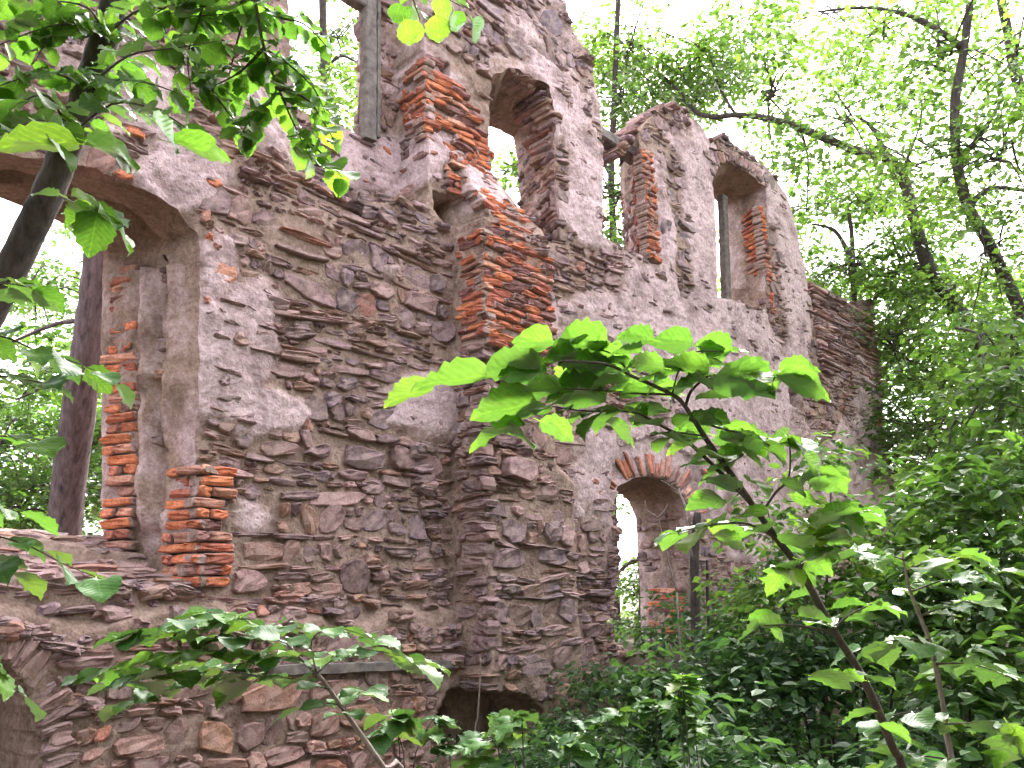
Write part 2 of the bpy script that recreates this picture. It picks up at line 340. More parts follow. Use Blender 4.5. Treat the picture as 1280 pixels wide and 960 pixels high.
BRICK_AREAS = [poly([(529, 40), (575, 70), (613, 150), (613, 190), (560, 190), (529, 150)]), poly([(609, 290), (660, 305), (692, 380), (694, 436), (609, 436)], .42),
               poly([(756, 612), (768, 560), (810, 545), (880, 580), (880, 640), (860, 640)]), poly([(807, 178), (826, 178), (830, 330), (812, 330)]), poly([(936, 258), (954, 262), (954, 388), (938, 388)]),
               poly([(244, 575), (272, 575), (284, 690), (284, 738), (250, 738)])]
def relief(s, z):
    p = plaster(s, z)
    lump = fbm(s * 7, z * 11, 50, 4)
    r = .004 + .013 * lump + .010 * (.5 - np.abs(fbm(s * 12, z * 17, 54, 3)) * 2) + .010 * fbm(s * 30, z * 34, 57, 2) - .022 * sstep(-.05, .35, fbm(s * 1.3, z * 1.3, 64, 3) - .3 * p)
    bk = np.zeros(np.shape(s), bool)
    for P in BRICK_AREAS: bk |= pip(P, s, z)
    r = np.where(bk, r - .016, r)
    return r + np.where(bk, .3, 1) * .040 * sstep(.25, .62, p) * (1 + .35 * fbm(s * 6, z * 6, 61, 3))
def in_open(s, z):
    t = np.zeros(np.shape(s), bool)
    for o in OPEN.values(): t |= pip(o['P'], s, z)
    return t
def solid(s, z): return pip(OUT, s, z) & ~in_open(s, z)

ruin = thing('ruined_wall', 'roofless rubble stone wall with brick jambs and empty window openings', 'ruin')
ruin.location = (0, 0, 0)

def grid_wall(step, mask_fn, outlines, hfun):
    lo, hi = OUT.min(0), OUT.max(0); lo = np.maximum(lo, [-1, -.6]); hi = np.minimum(hi, [16, 10.5])
    gs = np.arange(lo[0], hi[0], step); gz = np.arange(lo[1], hi[1], step)
    S, Zg = np.meshgrid(gs, gz, indexing='ij')
    m = mask_fn(S[:-1, :-1] + step / 2, Zg[:-1, :-1] + step / 2)
    cnt = np.zeros(S.shape, int)
    for di in (0, 1):
        for dj in (0, 1): cnt[di:di + m.shape[0], dj:dj + m.shape[1]] += m
    bnd = (cnt > 0) & (cnt < 4)
    D_ = np.concatenate([dense(o, .012) for o in outlines]); B = np.stack([S[bnd], Zg[bnd]], 1); nb = B.copy()
    for i in range(0, len(B), 400):
        d = ((B[i:i + 400, None] - D_[None]) ** 2).sum(2); k = d.argmin(1); ok = d.min(1) < (step * 1.2) ** 2
        nb[i:i + 400][ok] = D_[k[ok]]
    S[bnd], Zg[bnd] = nb[:, 0], nb[:, 1]
    used = cnt > 0; idm = -np.ones(S.shape, int); idm[used] = np.arange(used.sum())
    I, J = np.nonzero(m)
    Q = np.stack([idm[I, J], idm[I + 1, J], idm[I + 1, J + 1], idm[I, J + 1]], 1)
    s, z = S[used], Zg[used]
    return s, z, hfun(s, z), Q
def open_back(o, s, z):
    P = o['P0']; lo, hi = P.min(0), P.max(0)
    return o['b0'] + (s - lo[0]) / (hi[0] - lo[0]) * (o['b1'] - o['b0']), o['z0'] + (z - lo[1]) / (hi[1] - lo[1]) * (o['z1'] - o['z0'])
core = Acc(); pl_attr = []
s, z, h, Q = grid_wall(.02, solid, [OUT] + [o['P'] for o in OPEN.values()], lambda s, z: f0(s, z) + relief(s, z))
core.add(W(s, z, h), Q); pl_attr.append(plaster(s, z))
BK = {k: np.stack(open_back(o, o['P'][:, 0], o['P'][:, 1]), 1) for k, o in OPEN.items()}
def solid_back(s, z):
    t = pip(OUT, s, z)
    for P in BK.values(): t &= ~pip(P, s, z)
    return t
s, z, h, Q = grid_wall(.05, solid_back, [OUT] + list(BK.values()), lambda s, z: -TH + .03 * fbm(s * 4, z * 4, 71, 3))
core.add(W(s, z, h), Q[:, ::-1]); pl_attr.append(plaster(s, z))
def strip(P, back, nrow=18, jamb=None, keep=None):
    A = dense(P, .03); n = len(A)
    hf = f0(A[:, 0], A[:, 1]) + relief(A[:, 0], A[:, 1])
    c = A.mean(0); rows = []; pls = []
    for i in range(nrow + 1):
        t = i / nrow
        bs, bz = back(A[:, 0], A[:, 1])
        ss = A[:, 0] + (bs - A[:, 0]) * t; z2 = A[:, 1] + (bz - A[:, 1]) * t; hh = hf + (-TH - hf) * t
        per = np.arange(n) * .03
        d = (.05 * fbm(per * 3, t * 4 + 0 * per, 81, 4) + .03 * fbm(per * 9, t * 9 + 0 * per, 85, 3)) * math.sin(math.pi * min(1, t * 1.0)) * (0 if i in (0, nrow) else 1)
        if jamb is not None: d = d + jamb(t, A[:, 1])
        dirx = c[0] - A[:, 0]; dirz = c[1] - A[:, 1]; L_ = np.hypot(dirx, dirz) + 1e-6
        use_z = np.abs(dirz) / (np.ptp(A[:, 1]) + .1) > np.abs(dirx) / (np.ptp(A[:, 0]) + .1)
        ss = ss + np.where(use_z, 0, np.sign(dirx)) * d; z2 = z2 + np.where(use_z, np.sign(dirz), 0) * d
        rows.append(W(ss, z2, hh)); pls.append(np.where(use_z, .0, .46 if jamb is not None else .45) + .5 * fbm(per * 2, t * 3 + 0 * per, 88, 3))
    V = np.concatenate(rows); Q = []
    k = np.arange(n); k = k[keep(A[:, 0], A[:, 1]) & keep(*A[(k + 1) % n].T)]
    for i in range(nrow): Q.append(np.stack([i * n + k, i * n + (k + 1) % n, (i + 1) * n + (k + 1) % n, (i + 1) * n + k], 1))
    core.add(V, np.concatenate(Q)); pl_attr.append(np.concatenate(pls))
def groove(t): return np.where(t < .36, 0, np.where(t < .45, -.075, np.where(t < .53, .06, np.where(t < .6, -.015, .03))))
strip(OUT, lambda s, z: (s, z), 8, keep=lambda s, z: ~in_open(s, z))
for k, o in OPEN.items():
    jb = None
    if k == 'arch':
        jb = lambda t, z: np.where(z > 0, 1, 0) * groove(t + .05 * fbm(z * 2.2, z * 0, 402, 4)) * (0 if t in (0, 1) else 1)
    strip(o['P'], lambda s, z, o=o: open_back(o, s, z), 20, jb, keep=lambda s, z: pip(OUT, s, z))
co = mesh_np('wall_core', np.concatenate(core.V), np.concatenate(core.Q), smooth=True, attr={'plaster': np.concatenate(pl_attr)})
obj('mortar_core', co, M_MORTAR, ruin)['label'] = 'pinkish lime mortar and plaster remains bedding the stones'

# ------------------------------------------------------------------ stones and bricks
RING = [(0, 0), (1, 0), (2, 0), (3, 0), (3, 1), (3, 2), (3, 3), (2, 3), (1, 3), (0, 3), (0, 2), (0, 1)]
_fr = np.array([i * 4 + j for j, i in RING])              # front index (row i, col j)
SQ = [(i * 4 + j, i * 4 + j + 1, (i + 1) * 4 + j + 1, (i + 1) * 4 + j) for i in range(3) for j in range(3)]
for k in range(12):
    k2 = (k + 1) % 12
    SQ.append((16 + k, 16 + k2, _fr[k2], _fr[k])); SQ.append((28 + k, 28 + k2, 16 + k2, 16 + k))
SQ = np.array(SQ); SSM = np.zeros(33, bool)
def block(c4, h, depth, rng, rough=.008, bevel=.012, pull=(.05, .22), jit=.03, tilt=.02):
    c4 = np.asarray(c4, float)
    w = np.linalg.norm(c4[1] - c4[0]); g = np.linalg.norm(c4[3] - c4[0])
    ea = min(.16, bevel / max(w, .02)); eb = min(.2, bevel / max(g, .02))
    base = np.array([0, 1 / 3, 2 / 3, 1.0])
    pf = base.copy(); pf[0] = ea; pf[3] = 1 - ea
    qf = base.copy(); qf[0] = eb; qf[3] = 1 - eb
    PF = np.stack(np.meshgrid(pf, qf), -1).reshape(-1, 2)            # index i*4+j : p = col
    RP = np.array([(base[j], base[i]) for j, i in RING]) + rng.normal(0, jit, (12, 2))
    for k in (0, 3, 6, 9):
        r = rng.uniform(*pull); RP[k] += (.5 - RP[k]) * r * np.array([min(1, g / w), min(1, w / g)]) 
    PF[_fr] = RP + (.5 - RP) * 2 * np.array([ea, eb])
    PF[[5, 6, 9, 10]] += rng.normal(0, .04, (4, 2))
    def bil(p): return ((1 - p[:, :1]) * (1 - p[:, 1:]) * c4[0] + p[:, :1] * (1 - p[:, 1:]) * c4[1] + p[:, :1] * p[:, 1:] * c4[2] + (1 - p[:, :1]) * p[:, 1:] * c4[3])
    F = bil(PF); R = bil(RP)
    tx, ty = rng.normal(0, tilt, 2)
    cf = h + rng.normal(0, rough, 16) + (PF[:, 0] - .5) * tx + (PF[:, 1] - .5) * ty
    cr = cf[_fr] - bevel * rng.uniform(.6, 1.5, 12)
    return np.vstack([np.c_[F, cf], np.c_[R, cr], np.c_[R, np.full(12, -depth)]])

PAL = [((.19, .155, .165), 4), ((.15, .13, .145), 3), ((.23, .18, .17), 3), ((.22, .165, .13), 3), ((.10, .085, .09), 1.0), ((.3, .24, .24), 2), ((.27, .16, .13), .4), ((.17, .15, .15), 1.2)]
PALC = np.array([p[0] for p in PAL]) * np.array([1.3, 1.05, 1.06]); PALW = np.array([p[1] for p in PAL]); PALW = PALW / PALW.sum()
BPAL = np.array([(.6, .19, .085), (.54, .16, .08), (.42, .13, .085), (.22, .10, .095), (.56, .26, .18), (.46, .22, .165)]); BW = np.array([3, 3, 2.5, 2, 1.2, 1.5]); BW /= BW.sum()
def stone_col(rng, warm=0):
    c = PALC[rng.choice(len(PALC), p=PALW)] * rng.uniform(.75, 1.3)
    return c * np.array([1 + .12 * warm, 1, 1 - .12 * warm])
STONES = []                                                        # (world verts, colour, shown size)
def keep_stone(V, c, expo):
    px, py, d = proj(V[:16])
    if d.min() < .5: return
    inside = ((px > -5) & (px < 1285) & (py > -5) & (py < 965)).mean()
    STONES.append((V, c, np.ptp(px) * np.ptp(py) * inside * expo))

# front face: wavering courses of rubble
rng = np.random.default_rng(11)
quads = []
smin, smax, zmin, zmax = OUT[:, 0].min(), OUT[:, 0].max(), -.4, 9.2
zc = zmin
while zc < zmax:
    ch = rng.choice([.055, .075, .1, .13, .165, .22], p=[.12, .18, .23, .22, .15, .1])
    x = smin + rng.uniform(0, .2)
    while x < smax:
        reg = vnoise(x * .5, zc * .5, 77)
        wd = min(.55, max(.07, rng.lognormal(math.log(.15 + .09 * reg), .4)))
        if ch > .11: wd = max(wd, ch * .9)
        if ch > .085 and rng.random() < .38:                       # split into two thin stones
            k = ch * rng.uniform(.4, .6); x1 = x + wd * rng.uniform(.4, .6)
            quads.append((x, x + wd, zc, zc + k)); quads.append((x, x1, zc + k, zc + ch)); quads.append((x1, x + wd, zc + k, zc + ch))
        else: quads.append((x, x + wd, zc, zc + ch))
        x += wd
    zc += ch
q = np.array(quads)
# a few big stones
big = []
for (x, y, w, g) in [(335, 515, .36, .3), (350, 390, .3, .1), (455, 575, .38, .22), (420, 500, .2, .16), (520, 732, .32, .09), (500, 690, .34, .12), (300, 520, .2, .1), (470, 610, .26, .16),
                     (600, 700, .4, .2), (645, 620, .3, .2), (650, 700, .34, .16), (690, 30, .4, .35), (640, 60, .3, .2), (410, 860, .4, .16), (330, 870, .5, .2), (440, 720, .3, .3),
                     (380, 300, .5, .06), (375, 318, .55, .07), (450, 290, .5, .06), (310, 725, .28, .18), (225, 790, .3, .14), (560, 760, .4, .14), (690, 760, .3, .2), (760, 850, .3, .14), (375, 620, .42, .1), (400, 565, .2, .14), (560, 710, .35, .12)]:
    c = sz(x, y); big.append((c[0] - w / 2, c[0] + w / 2, c[1] - g / 2, c[1] + g / 2))
big = np.array(big)
cc = np.stack([(q[:, 0] + q[:, 1]) / 2, (q[:, 2] + q[:, 3]) / 2], 1)
ov = np.zeros(len(q), bool)
for b in big: ov |= (cc[:, 0] > b[0] - .02) & (cc[:, 0] < b[1] + .02) & (cc[:, 1] > b[2] - .01) & (cc[:, 1] < b[3] + .01)
q = np.concatenate([q[~ov], big]); isbig = np.r_[np.zeros((~ov).sum(), bool), np.ones(len(big), bool)]
gap = rng.uniform(.002, .012, (len(q), 4))
C4 = np.stack([np.stack([q[:, 0] + gap[:, 0], q[:, 2] + gap[:, 1]], 1), np.stack([q[:, 1] - gap[:, 2], q[:, 2] + gap[:, 1]], 1),
               np.stack([q[:, 1] - gap[:, 2], q[:, 3] - gap[:, 3]], 1), np.stack([q[:, 0] + gap[:, 0], q[:, 3] - gap[:, 3]], 1)], 1)
hgt = (q[:, 3] - q[:, 2])[:, None]
C4 += rng.normal(0, 1, C4.shape) * np.stack([np.minimum(.024, hgt * .16), np.minimum(.016, hgt * .12)], -1)
_rot = rng.normal(0, .045, len(q)); _c0 = C4.mean(1, keepdims=True); _dd = C4 - _c0
C4 = _c0 + np.stack([_dd[..., 0], _dd[..., 1] + np.tan(_rot)[:, None] * _dd[..., 0]], -1) * rng.uniform(.86, 1.04, (len(q), 1, 1))
wz = .075 * fbm(C4[..., 0] * 1.6, C4[..., 1] * .7, 91, 3) + .05 * fbm(C4[..., 0] * .45, C4[..., 1] * .3, 95, 2)
C4[..., 1] += np.where(isbig[:, None], wz.mean(1, keepdims=True) * 0, wz)
cs, cz = C4[..., 0].mean(1), C4[..., 1].mean(1)
ok = pip(OUT, cs, cz) & ~in_open(cs, cz)
for i in range(4):
    a = C4[:, i]; shr = (a - np.stack([cs, cz], 1)) * .7 + np.stack([cs, cz], 1)
    ok &= ~in_open(shr[:, 0], shr[:, 1]) & pip(OUT, shr[:, 0], shr[:, 1])
fc = f0(cs, cz); fcor = np.stack([f0(C4[:, i, 0], C4[:, i, 1]) for i in range(4)], 1)
ok &= (np.ptp(fcor, axis=1) < .07)
for P in BRICK_AREAS: ok &= ~pip(P, cs, cz)
hp = rng.gamma(2.4, .0085, len(q)) + .008
hp = np.where(isbig, rng.uniform(.035, .055, len(q)), hp); hp = np.minimum(hp, .07)
rl = relief(cs, cz); pm = plaster(cs, cz)
warm = fbm(cs * .7, cz * .7, 131, 3) * 1.6 + .9 * sstep(2.6, 1.0, cz)
tilt_all = rng.random(len(q))
for i in np.nonzero(ok)[0]:
    expo = hp[i] - rl[i]
    if expo < -.004: continue
    V = block(C4[i], hp[i], .1, rng, rough=.008 if not isbig[i] else .01, bevel=.009, pull=(.05, .38), jit=.042, tilt=.025)
    w3 = W(V[:, 0], V[:, 1], V[:, 2] + fc[i])
    c = stone_col(rng, warm[i])
    c = c * (1 - .4 * pm[i]) + np.array([.38, .29, .3]) * .4 * pm[i]
    keep_stone(w3, c, max(.1, min(1, expo / .02)))

# patches on jambs, pier side, niche side
class Patch:
    def __init__(s, A, B, lean=0.0, z0=0.0, flip=False):        # A, B : (s, h) of the two vertical edges
        A, B = arr(A), arr(B); s.A = A; s.L = np.linalg.norm(B - A); s.d = (B - A) / s.L
        s.n = np.array([-s.d[1], s.d[0]]) * (-1 if flip else 1); s.lean = lean; s.z0 = z0
    def w(s, V):
        p = s.A + V[:, :1] * s.d + V[:, 2:] * s.n
        return W(p[:, 0] + s.lean * (V[:, 1] - s.z0), V[:, 1], p[:, 1])
def rubble(patch, a0, a1, z0, z1, rng, prob=.9, hm=.02, thin=False, skip=None):
    z = z0
    while z < z1:
        ch = rng.uniform(.05, .1 if thin else .14); a = a0 + rng.uniform(-.05, .02)
        while a < a1 - .03:
            wd = min(rng.uniform(.1, .34), a1 - a + rng.uniform(-.02, .03))
            if rng.random() < prob and not (skip and skip(a + wd / 2, z + ch / 2)):
                g = rng.uniform(.003, .012, 4)
                c4 = np.array([(a + g[0], z + g[1]), (a + wd - g[2], z + g[1]), (a + wd - g[2], z + ch - g[3]), (a + g[0], z + ch - g[3])]) + rng.normal(0, .008, (4, 2))
                V = block(c4, rng.uniform(.3, 1.6) * hm, .1, rng, pull=(.08, .28), jit=.035)
                keep_stone(patch.w(V), stone_col(rng, .2), 1.0)
            a += max(wd, .05)
        z += ch
BRICKS = []
def bricks(patch, a0, a1, z0, z1, rng, name, label, ch=.077, bl=.25, h=.03, prob=.97, tooth=.05, half=0.0, skip=None, hue=None):
    par = {'name': name, 'label': label, 'b': []}
    z, k = z0, 0
    while z < z1 - .03:
        a = a0 + rng.uniform(-tooth, tooth * .3)
        first = bl * (.5 if (k + half) % 2 else 1.0) * rng.uniform(.9, 1.1)
        end = a1 + rng.uniform(-tooth, tooth)
        while a < end - .04:
            wd = min(first, end - a); first = bl * rng.uniform(.85, 1.1)
            if end - a - wd < .06: wd = end - a
            if rng.random() < prob and not (skip and skip(a + wd / 2, z + ch / 2)):
                c4 = np.array([(a + .006, z + .006), (a + wd - .006, z + .006), (a + wd - .006, z + ch - .008), (a + .006, z + ch - .008)]) + rng.normal(0, .004, (4, 2))
                V = block(c4, h + rng.normal(0, .014), .09, rng, rough=.006, bevel=.009, pull=(.03, .2), jit=.022, tilt=.02)
                c = BPAL[rng.choice(len(BPAL), p=BW)] * rng.uniform(.8, 1.2)
                par['b'].append((patch.w(V), c))
            a += wd
        z += ch; k += 1
    BRICKS.append(par); return par

rb = np.random.default_rng(23)
# pier: front and side of the torn cross wall
pz0, pz1 = sz(640, 440, .42)[1], sz(610, 296, .42)[1]
pf = Patch((PIER_S[0], .405), (PIER_S[1], .405)); ps = Patch((PIER_S[0] - .01, .40), (PIER_S[0] - .01, .02), flip=False)
for pch in (ps,):
    if pch.n[0] > 0: pch.n = -pch.n
if pf.n[1] < 0: pf.n = -pf.n
par = bricks(pf, 0, PIER_S[1] - PIER_S[0], pz0, pz1 + .05, rb, 'brick_pier', 'orange brick stub of a torn cross wall')
par2 = bricks(ps, 0, .34, pz0 + .1, pz1 + .1, rb, 'x', '', half=1, h=.03); par['b'] += par2['b']; BRICKS.pop()
class Surf(Patch):                                    # follows the bulging front face
    def w(s, V):
        c = V[:16].mean(0); return W(V[:, 0], V[:, 1], V[:, 2] + float(f0(c[0], c[1])))
sfp = Surf((0, 0), (1, 0))
p3 = bricks(sfp, PIER_S[0] + .02, sz(650, 280, .2)[0], pz1 + .06, sz(590, 195, .1)[1], rb, 'x', '', prob=.62, h=.035, skip=lambda a, z: bool(in_open(np.array([a + .08]), np.array([z]))[0]) or bool(pip(HOLES[0][0], np.array([a - .06]), np.array([z]))[0])); par['b'] += p3['b']; BRICKS.pop()
frag = {'name': 'brick_fragment', 'label': 'loose brick pieces bedded in the mortar and plaster', 'b': []}
for x, y, w_, g_ in [(266, 228, .13, .11), (254, 272, .07, .12), (258, 300, .06, .1), (268, 312, .05, .06), (278, 345, .2, .16), (254, 378, .07, .07), (165, 168, .14, .07), (150, 220, .12, .07), (640, 500, .12, .07), (663, 474, .14, .07), (600, 462, .1, .06), (700, 520, .12, .06), (1098, 530, .2, .12), (1102, 560, .16, .09), (820, 470, .14, .07), (880, 590, .14, .07), (740, 545, .12, .06), (480, 190, .1, .08), (505, 215, .1, .05), (455, 230, .1, .05)]:
    c = np.array(sz(x, y, .42 if 600 <= x < 720 and y > 450 else (-.42 if 440 < x < 510 else 0))); c4 = c + np.array([(-w_ / 2, -g_ / 2), (w_ / 2, -g_ / 2), (w_ / 2, g_ / 2), (-w_ / 2, g_ / 2)]) + rb.normal(0, .012, (4, 2))
    V = block(c4, .05, .08, rb, rough=.006, pull=(.1, .4), jit=.05); frag['b'].append((sfp.w(V), BPAL[rb.choice([0, 1, 4, 5])] * rb.uniform(.8, 1.1)))
BRICKS.append(frag)
# hanging brick tooth above the joist hole
s_t = sz(556, 240, .0)[0]
tp = Patch((s_t, .02), (s_t, -.3)); tp.n = np.array([-1.0, 0]) if tp.n[0] > 0 else tp.n
tf = Patch((s_t, .06), (s_t + .3, .06)); tf.n = np.array([0, 1.0])
tz0, tz1 = sz(560, 245, 0)[1], sz(560, 190, 0)[1]
p3 = bricks(tp, 0, .26, tz0, tz1, rb, 'x', '', h=.06, prob=.8); par['b'] += p3['b']; BRICKS.pop()
p3 = bricks(tf, 0, .26, tz0, tz1, rb, 'x', '', h=.02, prob=.85); par['b'] += p3['b']; BRICKS.pop()
# upper brick corner beside the framed opening
sC = sz(529, 120)[0]; sN = sz(612, 130)[0]
cz0, cz1 = sz(560, 190)[1], sz(529, 66)[1]
cf = Patch((sC, .0), (sN, .0)); cf.n = np.array([0, 1.0])
def hole_skip(a, z):
    return any(pip(P, np.array([sC + a]), np.array([z]))[0] for P, _ in HOLES[1:3])
upz = lambda a: 0
par = bricks(cf, 0.0, sN - sC - .02, cz0, cz1, rb, 'brick_corner', 'brick corner beside the timber framed opening', prob=.9, h=.05, skip=lambda a, z: hole_skip(a, z) or (z - cz0) > 1.15 - .75 * a + .1 * math.sin(a * 20))
cj = Patch((sC, .03), (sC, -.42)); cj.n = np.array([-1.0, 0])
jz0 = sz(529, 150)[1]
p3 = bricks(cj, 0, .34, jz0, cz1 - .1, rb, 'x', '', half=1, prob=.86, h=.035); par['b'] += p3['b']; BRICKS.pop()
# window jambs
def jamb_patch(key, zref, sF=None, hF=0.0, ext=0.0):
    o = OPEN[key]; P = o['P']
    if sF is None:
        zs = dense(P, .02); m = np.abs(zs[:, 1] - zref) < .06; sF = zs[m, 0].max()
    sB, _ = open_back(o, sF, zref)
    p = Patch((sF, hF), (sB, -TH));
    if p.n[0] > 0: p.n = -p.n
    return p, sF
zA, zB = sz(811, 326)[1], sz(800, 188)[1]
jp, sF = jamb_patch('brick_light', (zA + zB) / 2)
par = bricks(jp, 0, .27, zA, zB, rb, 'brick_jamb', 'orange brick jamb of the opening under a bare timber', tooth=.02, h=.06, bl=.3)
fp = Patch((sF, 0), (sF + .13, 0)); fp.n = np.array([0, 1.0])
p3 = bricks(fp, -.05, .2, zA, zB, rb, 'x', '', tooth=.03, h=.06, bl=.25); par['b'] += p3['b']; BRICKS.pop()
rubble(jp, .3, jp.L, zA, zB, rb)
zA, zB = sz(953, 388)[1], sz(953, 262)[1]
jp, sF = jamb_patch('frame_light', (zA + zB) / 2)
par = bricks(jp, .06, .36, zA, zB, rb, 'brick_jamb', 'brick jamb beside the weathered window post', tooth=.03, h=.06, bl=.34)
fp = Patch((sF, 0), (sF + .13, 0)); fp.n = np.array([0, 1.0])
p3 = bricks(fp, -.05, .1, zA, zB, rb, 'x', '', tooth=.03, h=.055, bl=.2); par['b'] += p3['b']; BRICKS.pop()
# arched window: brick strip at the back of the jamb, brick stack at its foot
zA, zB = sz(160, 690, -.7)[1], sz(160, 345, -.7)[1]
jp, sF = jamb_patch('arch', sz(240, 500)[1])
_p = OPEN['arch']['P0']; jp.lean = .85 * (_p[10, 0] - _p[8, 0]) / (_p[10, 1] - _p[8, 1]); jp.z0 = sz(240, 500)[1]; jlean = jp.lean
par = bricks(jp, .56, .84, zA, zB, rb, 'brick_jamb', 'worn orange brick strip in the deep arched window jamb', tooth=.05, h=.05, bl=.3, prob=.93)
zA, zB = sz(245, 734)[1], sz(250, 588)[1]
sF = sz(247, 680)[0]; sB, _ = open_back(OPEN['arch'], sF, 0)
jq = Patch((sF + .01, .03), (sB, -TH)); jq.n = -jq.n if jq.n[0] > 0 else jq.n
par = bricks(jq, -.01, .3, zA, zB, rb, 'brick_stack', 'bright orange brick stack at the foot of the arched window', tooth=.04, h=.05, bl=.28)
fp = Patch((sF + .01, .03), (sF + .3, .03)); fp.n = np.array([0, 1.0])
p3 = bricks(fp, -.04, .19, zA, zB, rb, 'x', '', tooth=.06, h=.045, bl=.22, half=1); par['b'] += p3['b']; BRICKS.pop()
# radial bricks over the doorway
par = {'name': 'brick_arch', 'label': 'worn radial brick arch over the lower doorway', 'b': []}
ap = poly([(752, 632), (760, 615), (772, 604), (788, 596), (806, 593), (828, 597), (846, 609), (860, 632), (866, 650)]); ad = dense(ap, .002)[:-int(np.linalg.norm(ap[-1] - ap[0]) / .002)]
cen = np.array([(ap[0, 0] + ap[-1, 0]) / 2, ap[:, 1].min() - .1]); d = np.r_[0, np.cumsum(np.linalg.norm(np.diff(ad, axis=0), axis=1))]
t = 0
while t < d[-1] - .05:
    a, b = [np.array([np.interp(v, d, ad[:, 0]), np.interp(v, d, ad[:, 1])]) for v in (t + .006, t + .062)]
    ln = rb.uniform(.16, .36)
    ra, rb_ = [(v - cen) / np.linalg.norm(v - cen) for v in (a, b)]
    c4 = np.array([a, b, b + rb_ * ln, a + ra * ln]) + rb.normal(0, .006, (4, 2))
    if rb.random() < .9:
        V = block(c4, .034 + rb.normal(0, .014), .09, rb, rough=.004, bevel=.009, pull=(.03, .2), jit=.02)
        par['b'].append((W(V[:, 0], V[:, 1], V[:, 2] + f0(*c4.mean(0))), BPAL[rb.choice(len(BPAL), p=BW)] * .8 + np.array([.5, .36, .36]) * .2))
    t += .075
BRICKS.append(par)
jp, sF = jamb_patch('door', sz(860, 700)[1])
zA, zB = sz(840, 800, -.3)[1], sz(840, 735, -.3)[1]
bricks(jp, .15, .75, zA, zB, rb, 'brick_jamb', 'low brick courses inside the shaded doorway', tooth=.05, h=.03)
# stone on the other right hand jambs
rubble(jp, .05, jp.L, zB, sz(850, 640)[1], rb, prob=.7); rubble(jp, .0, jp.L, sz(850, 830)[1], zA, rb)
jp, sF = jamb_patch('narrow', sz(697, 220)[1]); rubble(jp, .0, jp.L, sz(700, 306)[1], sz(690, 118)[1], rb, prob=.85, hm=.04)
rubble(Patch((sF, 0), (sF + .1, 0)), 0, .1, sz(700, 306)[1], sz(697, 190)[1], rb, prob=0)
pl = Patch((PIER_S[0] - .01, .40), (PIER_S[0] - .01, .02)); pl.n = np.array([-1.0, 0])
rubble(pl, 0.0, .38, sz(606, 866, .42)[1], pz0 + .05, rb, prob=.93, hm=.035)
rubble(cj, 0.0, .36, sz(529, 250)[1], jz0, rb, prob=.45, hm=.02)
# stones along the broken top and ends of the wall
edge_px = [(640, -60), (672, -20), (700, 6), (714, 44), (732, 68), (740, 112), (747, 165), (748, 200), (748, 250), (748, 295)]
def edge_stones(pts, n, size=(.1, .3), back=(0, .6), inset=.02):
    P = poly(pts); seg = np.r_[0, np.cumsum(np.linalg.norm(np.diff(P, axis=0), axis=1))]
    for i in range(n):
        v = rb.uniform(0, seg[-1]); c = np.array([np.interp(v, seg, P[:, 0]), np.interp(v, seg, P[:, 1])])
        w_, g_ = rb.uniform(*size), rb.uniform(.05, .13); tl = rb.normal(0, .12)
        R = np.array([[math.cos(tl), -math.sin(tl)], [math.sin(tl), math.cos(tl)]])
        c4 = c + np.array([(-w_ / 2, -g_ / 2), (w_ / 2, -g_ / 2), (w_ / 2, g_ / 2), (-w_ / 2, g_ / 2)]) @ R.T * .8 + rb.normal(0, .012, (4, 2))
        V = block(c4, .05, .22, rb, pull=(.1, .3), jit=.04, rough=.012, bevel=.018)
        hb = f0(*c) - rb.uniform(*back)
        keep_stone(W(V[:, 0], V[:, 1], V[:, 2] + hb), stone_col(rb), 1.0)
edge_stones(edge_px, 60, back=(-.02, .3))
edge_stones([(778, 190), (790, 172), (803, 158), (816, 141), (838, 133), (856, 138), (876, 160), (886, 180), (902, 171), (917, 177), (940, 195), (962, 215), (978, 241), (988, 268)], 90, size=(.08, .26), back=(-.03, .35))
edge_stones([(988, 268), (996, 305), (1008, 370), (1018, 400), (1040, 388), (1060, 383), (1090, 377), (1094, 420), (1100, 470), (1104, 520), (1108, 575), (1128, 650)], 110, size=(.12, .4), back=(-.03, .3))
edge_stones([(368, 133), (395, 147), (425, 160), (449, 171)], 22, back=(.0, .1)); edge_stones([(400, 240), (440, 247), (490, 254), (529, 260)], 26, size=(.12, .35), back=(.0, .25))
edge_stones([(748, 297), (780, 313), (811, 325)], 22, back=(0, .3), size=(.08, .2)); edge_stones([(894, 373), (925, 382), (956, 389)], 16, back=(0, .3), size=(.08, .2))
edge_stones([(0, 718), (100, 728), (200, 738), (240, 736)], 40, size=(.12, .35), back=(-.02, .35)); edge_stones([(764, 817), (815, 818), (866, 822)], 18, back=(-.05, .3))
edge_stones([(762, 630), (763, 720), (765, 812)], 40, size=(.1, .2), back=(-.02, .02))
for dy in (-22, -8, 6, 20): edge_stones([(40, 758 + dy), (180, 762 + dy), (300, 768 + dy), (450, 776 + dy), (556, 782 + dy)], 13, size=(.1, .3), back=(-.03, .04))
edge_stones([(520, 560), (540, 640), (548, 720), (552, 800), (552, 850)], 34, size=(.1, .3), back=(-.05, .02))
o = OPEN['arch']
